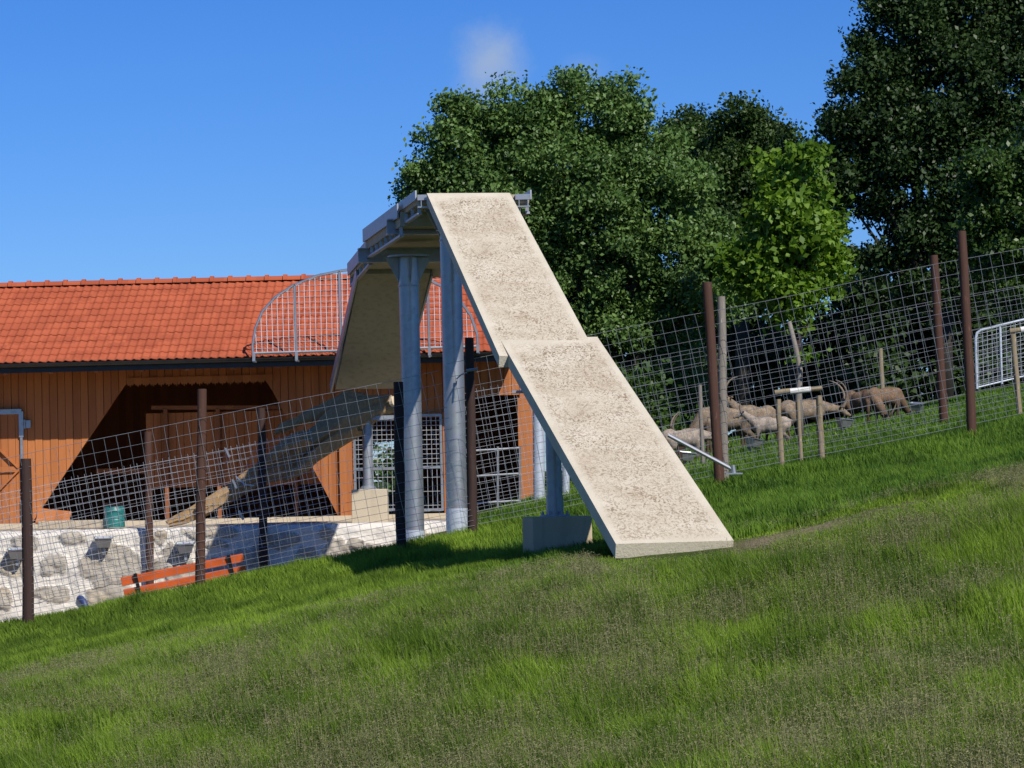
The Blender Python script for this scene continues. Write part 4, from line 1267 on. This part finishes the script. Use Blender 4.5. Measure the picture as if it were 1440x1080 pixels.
def ibex(loc, rz, sc, mat, head='level', horn=.5, label='', lying=False, stride=0):
    t = empty('ibex', loc, rz); t.scale = (sc,) * 3
    tag(t, label, 'ibex', 'ibexes in the paddock')
    m = MB(); dz = -.36 if lying else 0
    m.ball((.24, 0, .62 + dz), (.25, .155, .215), 14, 10); m.ball((-.04, 0, .61 + dz), (.34, .165, .19), 14, 10); m.ball((-.33, 0, .635 + dz), (.21, .15, .20), 14, 10)
    m.ball((.12, 0, .76 + dz), (.22, .07, .08), 10, 8)
    hp = {'level': (.68, .94), 'down': (.72, .22), 'low': (.80, .62), 'up': (.62, 1.02)}[head]
    hb_ = Vector((hp[0], 0, hp[1] + (dz if head != 'down' else 0)))
    capsule(m, (.36, 0, .68 + dz), (.36 + (hb_.x - .36) * .5, 0, (.68 + dz + hb_.z) / 2), .145, .105); capsule(m, (.36 + (hb_.x - .36) * .5, 0, (.68 + dz + hb_.z) / 2), hb_, .105, .072)
    fd = {'level': Vector((.9, 0, -.42)), 'down': Vector((.62, 0, -.78)), 'low': Vector((.85, 0, -.52)), 'up': Vector((.95, 0, -.3))}[head].normalized()
    capsule(m, hb_, hb_ + fd * .13, .074, .058); capsule(m, hb_ + fd * .13, hb_ + fd * .25, .055, .037)
    up_ = Vector((-fd.z, 0, fd.x))
    for s in (-1, 1):
        m.tube([hb_ + Vector((0, s * .06, 0)) - fd * .02 + up_ * .02, hb_ + Vector((0, s * .12, 0)) - fd * .04 + up_ * .035, hb_ + Vector((0, s * .17, 0)) - fd * .05 + up_ * .03], [.022, .03, .006], 6)
    capsule(m, (-.50, 0, .74 + dz), (-.58, 0, .72 + dz), .028, .016, 6)
    capsule(m, hb_ + fd * .17 - up_ * .04, hb_ + fd * .14 - up_ * .12, .022, .006, 6)
    for s in (-1, 1):
        st = stride * s
        if not lying:
            capsule(m, (.30, s * .10, .56), (.31 + st * .5, s * .10, .31), .078, .036); capsule(m, (.31 + st * .5, s * .10, .31), (.30 + st, s * .10, .06), .033, .024); capsule(m, (.30 + st, s * .10, .06), (.325 + st, s * .10, .022), .028, .032)
            capsule(m, (-.36, s * .10, .60), (-.27 - st * .4, s * .11, .43), .125, .075); capsule(m, (-.27 - st * .4, s * .11, .43), (-.45 - st * .8, s * .105, .27), .068, .036)
            capsule(m, (-.45 - st * .8, s * .105, .27), (-.41 - st, s * .105, .06), .033, .025); capsule(m, (-.41 - st, s * .105, .06), (-.385 - st, s * .105, .022), .028, .032)
        else:
            capsule(m, (.28, s * .12, .22), (.42, s * .14, .08), .07, .045); capsule(m, (.42, s * .14, .08), (.22, s * .15, .04), .04, .03)
            capsule(m, (-.34, s * .12, .24), (-.16, s * .19, .12), .12, .07); capsule(m, (-.16, s * .19, .12), (-.36, s * .2, .05), .05, .035); capsule(m, (-.36, s * .2, .05), (-.2, s * .22, .035), .034, .03)
    b = m.build('body', mat, t, smooth=True)
    md = b.modifiers.new('remesh', 'REMESH'); md.mode = 'VOXEL'; md.voxel_size = .02; md.use_smooth_shade = True
    s2 = b.modifiers.new('smooth', 'SMOOTH'); s2.factor = .5; s2.iterations = 2
    if horn > 0:
        for s in (-1, 1):
            h = MB(); pts = []; R = []; N = 22
            p = hb_ + up_ * .05 + Vector((0, s * .032, 0)) + fd * .02; ang = math.atan2(up_.z, up_.x) - .15
            L = horn * 1.0
            for k_ in range(N + 1):
                tt = k_ / N; pts.append(p.copy()); R.append((.036 * (1 - tt) ** .75 + .004) * (1.10 if k_ % 2 else .93) * min(1, .55 + horn * .6))
                p = p + Vector((math.cos(ang), s * (.12 + .22 * tt), math.sin(ang))) * (L / N)
                ang += (2.15 / N) * (1.0 if horn > .35 else .5)
            h.tube(pts, R, 8); h.build('horn', M_horn, t, smooth=True)
    for s in (-1, 1):
        e = MB(); e.ball(hb_ + fd * .05 + up_ * .03 + Vector((0, s * .062, 0)), .014, 8, 6); e.build('eye', M_eye, t)
    return t
def ipos(u, v, D): 
    q = P(u, v, D); return (q.x, q.y, gz(q.x, q.y) - .01)
PIr = PI
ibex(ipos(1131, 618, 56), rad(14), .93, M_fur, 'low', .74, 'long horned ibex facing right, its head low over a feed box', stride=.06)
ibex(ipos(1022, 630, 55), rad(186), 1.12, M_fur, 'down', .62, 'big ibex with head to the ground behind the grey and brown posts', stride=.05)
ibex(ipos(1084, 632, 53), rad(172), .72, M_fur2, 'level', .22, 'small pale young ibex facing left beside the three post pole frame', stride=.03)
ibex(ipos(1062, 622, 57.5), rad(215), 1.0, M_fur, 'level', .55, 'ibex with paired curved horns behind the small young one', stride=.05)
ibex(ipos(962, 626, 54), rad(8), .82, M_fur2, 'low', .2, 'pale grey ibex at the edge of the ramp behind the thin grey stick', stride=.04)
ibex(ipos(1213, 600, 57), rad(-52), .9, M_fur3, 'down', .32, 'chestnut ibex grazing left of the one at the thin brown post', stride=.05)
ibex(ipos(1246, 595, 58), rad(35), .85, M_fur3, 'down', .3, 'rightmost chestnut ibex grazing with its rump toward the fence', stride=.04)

# ------------------------------------------------------------------ trees
def leaves(n_cl, centers, radii, per, size, seed, flat=.75, shell=.55, cl_r=.38, up=.35, asp=1.6):
    """leaf-sized faces gathered in clumps that fill a set of ellipsoids"""
    r = np.random.default_rng(seed)
    centers = np.array(centers, float); radii = np.array(radii, float)
    vol = radii[:, 0] * radii[:, 1] * radii[:, 2]; pr_ = vol ** .75; pr_ /= pr_.sum()
    # boughs stand on the lobes and carry the clumps, with dark gaps between them
    nb = max(6, n_cl // 10)
    wb = r.choice(len(centers), nb, p=pr_)
    db = r.normal(size=(nb, 3)); db /= np.linalg.norm(db, axis=1)[:, None]
    mean_r = radii[wb].mean(1)
    bc = centers[wb] + db * radii[wb] * (shell + (1 - shell) * r.random(nb))[:, None] * r.uniform(.85, 1.05, nb)[:, None]
    br_ = mean_r * r.uniform(.20, .40, nb)
    w = r.integers(0, nb, n_cl)
    d = r.normal(size=(n_cl, 3)); d[:, 2] += .35; d += db[w] * .5; d /= np.linalg.norm(d, axis=1)[:, None]
    cc = bc[w] + d * br_[w][:, None] * (r.random(n_cl) ** .5)[:, None] * np.array([1, 1, .72])
    inn = r.random(n_cl) < .16; wi = r.choice(len(centers), n_cl, p=pr_)
    fill = centers[wi] + d * radii[wi] * (r.random(n_cl) ** .6 * .8)[:, None]
    cc[inn] = fill[inn]
    btint = r.normal(0, .12, nb)[w]
    # clump centres carry their own brightness
    ctint = r.normal(.5, .14, n_cl) + btint
    cs = cl_r * r.uniform(.5, 1.35, n_cl)
    cnt = np.maximum(6, (per * r.uniform(.5, 1.4, n_cl)).astype(int))
    ci = np.repeat(np.arange(n_cl), cnt); N = len(ci)
    p = cc[ci] + np.clip(r.normal(size=(N, 3)), -1.7, 1.7) * (cs[ci] * .5)[:, None] * np.array([1, 1, flat])
    nrm = r.normal(size=(N, 3)); nrm[:, 2] += up; nrm += d[ci] * .5
    nrm /= np.linalg.norm(nrm, axis=1)[:, None]
    a = r.normal(size=(N, 3)); a -= nrm * (a * nrm).sum(1)[:, None]; a /= np.linalg.norm(a, axis=1)[:, None]
    b = np.cross(nrm, a)
    s = size * r.uniform(.6, 1.3, N)[:, None]
    V = np.empty((N, 4, 3), np.float32)
    V[:, 0] = p - a * s * .5; V[:, 1] = p + b * s * .5 / asp + nrm * s * .08; V[:, 2] = p + a * s * .5; V[:, 3] = p - b * s * .5 / asp + nrm * s * .08
    T = np.clip(ctint[ci] + r.normal(0, .15, N), 0, 1)
    Fi = np.arange(N * 4); Lc = np.full(N, 4)
    return V.reshape(-1, 3), Fi, Lc, np.repeat(T, 4), cc

def tree(name, label, lobes, trunk_u, trunk_v, D, n_cl, per, size, mat, seed, r_trunk=.25, group=None, cl_r=.4, depth=1.0, cat='tree', shell=.55, up=.35, bark=None):
    """lobes: (u, v, ru, rv[, dD]) in picture pixels at depth D"""
    base = P(trunk_u, trunk_v, D); base.z = gz(base.x, D) - .2
    t = empty(name, base); tag(t, label, cat, group)
    k_ = D / F; C_, R_ = [], []
    rd = random.Random(seed)
    for L_ in lobes:
        u, v, ru, rv = L_[:4]; dd = L_[4] if len(L_) > 4 else 0
        c = P(u, v, D); C_.append((c.x - base.x, dd + rd.uniform(-.4, .4), c.z - base.z)); R_.append((ru * k_, (ru + rv) / 2 * k_ * depth, rv * k_))
    V, Fi, Lc, T, cc = leaves(n_cl, C_, R_, per, size, seed, cl_r=cl_r, shell=shell, up=up)
    np_mesh('crown', V, Fi, Lc, mat, t, {'tint': T})
    m = MB(); H = min(c[2] for c in C_) + .6
    H = max(H, 1.0); top_c = max(C_, key=lambda c: c[2])
    m.tube([(0, 0, 0), (.05, 0, H * .5), (top_c[0] * .3, 0, H), (top_c[0] * .8, top_c[1] * .5, H + (top_c[2] - H) * .7)], [r_trunk * 1.25, r_trunk, r_trunk * .8, r_trunk * .2], 10, True, .06, rd)
    for c in C_:
        s = Vector((0, 0, H * rd.uniform(.5, 1.0))); e = Vector(c)
        m.tube([s, s.lerp(e, .5) + Vector((rd.uniform(-.2, .2), 0, -.1)), e], [r_trunk * .45, r_trunk * .28, r_trunk * .06], 6)
    # twigs to some clumps
    for q in cc[::max(1, len(cc) // 70)]:
        c = min(C_, key=lambda c: (c[0] - q[0]) ** 2 + (c[1] - q[1]) ** 2 + (c[2] - q[2]) ** 2)
        m.tube([c, Vector(c).lerp(Vector(q), .5) + Vector((0, 0, .08)), q], [r_trunk * .12, r_trunk * .07, .008], 4)
    m.build('trunk', bark or M_bark, t, smooth=True)
    return t

L_pear = leaf_mat('glossy_pear_leaves', (.038, .088, .018), (.145, .245, .058), .25, .50, .35)
L_oak = leaf_mat('dark_oak_leaves', (.022, .050, .010), (.062, .115, .022), .25, .5, .35)
L_deep = leaf_mat('deep_green_leaves', (.011, .028, .007), (.042, .082, .019), .2, .5, .3)
L_lime = leaf_mat('lime_green_leaves', (.070, .150, .012), (.210, .340, .036), .45, .5, .3)
L_mid = leaf_mat('mid_green_leaves', (.030, .070, .012), (.080, .145, .028), .3, .45, .4)

tree('broad_tree', 'large round glossy leaved tree rising directly behind the top of the ramp',
     [(655, 200, 55, 75), (745, 165, 62, 62), (800, 150, 60, 50), (865, 170, 52, 60), (700, 260, 80, 90), (610, 270, 50, 40), (592, 245, 34, 40), (622, 200, 34, 42), (640, 165, 26, 36), (575, 275, 26, 30), (790, 250, 95, 95), (890, 240, 60, 90), (940, 280, 60, 80), (985, 330, 50, 70), (850, 350, 110, 100),
      (960, 410, 75, 80), (900, 480, 90, 90), (830, 440, 60, 90), (1010, 400, 40, 60), (745, 380, 70, 100), (950, 540, 60, 60), (885, 560, 55, 50), (760, 480, 60, 60)],
     850, 640, 64, 3500, 62, .105, L_pear, 11, .35, cl_r=.40, depth=.85, shell=.55)
tree('oak_tree', 'dark background tree just right of the broad round tree', [(968, 190, 32, 40), (990, 230, 40, 60), (955, 260, 35, 50)], 970, 600, 92, 700, 44, .14, L_oak, 12, .2, 'dark background trees', .5)
tree('oak_tree', 'dark rounded background tree behind the lime green maple', [(1040, 185, 45, 42), (1025, 230, 45, 60), (1065, 240, 45, 65), (1030, 320, 60, 70)], 1045, 600, 90, 1300, 46, .14, L_oak, 13, .2, 'dark background trees', .5)
tree('oak_tree', 'slim dark background tree right of the rounded one, before the giant dark tree', [(1108, 190, 24, 22), (1100, 240, 38, 50), (1140, 240, 28, 40), (1130, 320, 50, 70)], 1120, 600, 94, 700, 44, .14, L_oak, 14, .2, 'dark background trees', .5)
tree('maple_tree', 'young lime green maple with bare lower trunk', [(1080, 232, 14, 40), (1124, 214, 15, 36), (1104, 262, 18, 30), (1150, 262, 12, 26), (1072, 300, 36, 36), (1122, 310, 42, 52), (1165, 335, 22, 42), (1095, 360, 62, 62), (1150, 385, 42, 42), (1045, 380, 34, 46), (1110, 420, 48, 26)],
     1122, 618, 60, 760, 24, .165, L_lime, 15, .06, cl_r=.42, depth=.7, shell=.35, bark=M_post)
tree('giant_tree', 'tallest dark tree at the right with sky glinting through its left side',
     [(1262, 50, 45, 55), (1222, 85, 34, 45), (1188, 118, 20, 18), (1235, 15, 26, 40), (1300, 20, 60, 55), (1370, 30, 80, 60), (1240, 120, 55, 55), (1310, 110, 80, 80), (1400, 110, 70, 80), (1195, 180, 40, 50), (1250, 210, 80, 70), (1330, 220, 90, 90), (1420, 220, 70, 90), (1170, 250, 35, 50), (1215, 290, 40, 35),
      (1330, 320, 90, 60), (1420, 330, 70, 70), (1240, 370, 50, 28), (1360, 400, 90, 50), (1370, -40, 120, 60), (1470, 40, 60, 100)],
     1330, 600, 86, 3100, 60, .15, L_deep, 16, .22, cl_r=.60, depth=.8)
tree('broad_tree', 'leafy mid green tree overhanging the right edge above the tallest fence post', [(1400, 235, 45, 45), (1440, 290, 60, 70), (1390, 330, 38, 45), (1430, 380, 50, 40), (1490, 220, 70, 90), (1500, 350, 70, 80)],
     1480, 560, 66, 900, 34, .13, L_mid, 17, .2, cl_r=.42)
tree('sapling', 'crooked pruned sapling stem with few leaves behind the pole frame', [(1133, 505, 13, 9), (1118, 500, 5, 6)], 1124, 590, 49, 10, 9, .10, L_lime, 18, .03, cl_r=.25, bark=M_post_tan)
st = MB(); q0 = P(1124, 590, 49); q0.z = gz(q0.x, 49) - .1
for o_ in bpy.data.objects:
    if o_.name.startswith('sapling'):
        for ch in list(o_.children):
            if ch.name.startswith('trunk'): bpy.data.objects.remove(ch)
        SP = o_
st.tube([P(1126, 612, 49), P(1123, 560, 49), P(1125, 520, 49), P(1119, 490, 49), P(1110, 452, 49)], [.06, .055, .05, .045, .035], 8, True, .1, rl)
st.tube([P(1124, 512, 49), P(1131, 507, 49)], [.02, .006], 5)
st.build('trunk', M_post_grey, SP, smooth=True, local=SP.location.copy())
# under-storey: shrubs that close the view below the crowns
def shrub(label, lobes, u, v, D, n, per, size, mat, seed, cl=.6, group='shrubs under the trees'):
    return tree('shrub', label, lobes, u, v, D, n, per, size, mat, seed, .08, group, cl_r=cl, cat='shrub')
shrub('leafy shrub low behind the fence just right of the ramp', [(880, 560, 50, 50), (930, 600, 40, 30), (860, 600, 40, 30)], 890, 640, 61, 160, 26, .15, L_mid, 31)
wood_l = []
r_ = random.Random(77)
for k_ in range(46):
    u = r_.uniform(880, 1560); v = r_.uniform(430, 590) - (u - 880) * .03
    wood_l.append((u, v, r_.uniform(40, 75), r_.uniform(28, 50), r_.uniform(-4, 6)))
C_, R_ = [], []
for (u, v, ru, rv, dd) in wood_l:
    c = P(u, v, 100 + dd); C_.append((c.x, c.y, c.z)); R_.append((ru * 100 / F, 1.6, rv * 100 / F))
V, Fi, Lc, T, cc = leaves(3000, C_, R_, 34, .27, 78, cl_r=1.0)
o = np_mesh('woodland', V, Fi, Lc, L_deep, attrs={'tint': T})
tag(o, 'dense dark woodland in the background behind the paddock', 'woodland', kind='stuff')
for k_, u in enumerate((1180, 1215, 1262, 1305, 1345, 1395, 1425)):
    pass
# greenery seen through the barn passage
shrub('green bush visible through the barn passage', [(520, 650, 40, 60), (570, 660, 50, 50), (600, 640, 40, 60)], 550, 720, 63, 90, 24, .16, L_mid, 33)
print('scene built', len(bpy.data.objects))
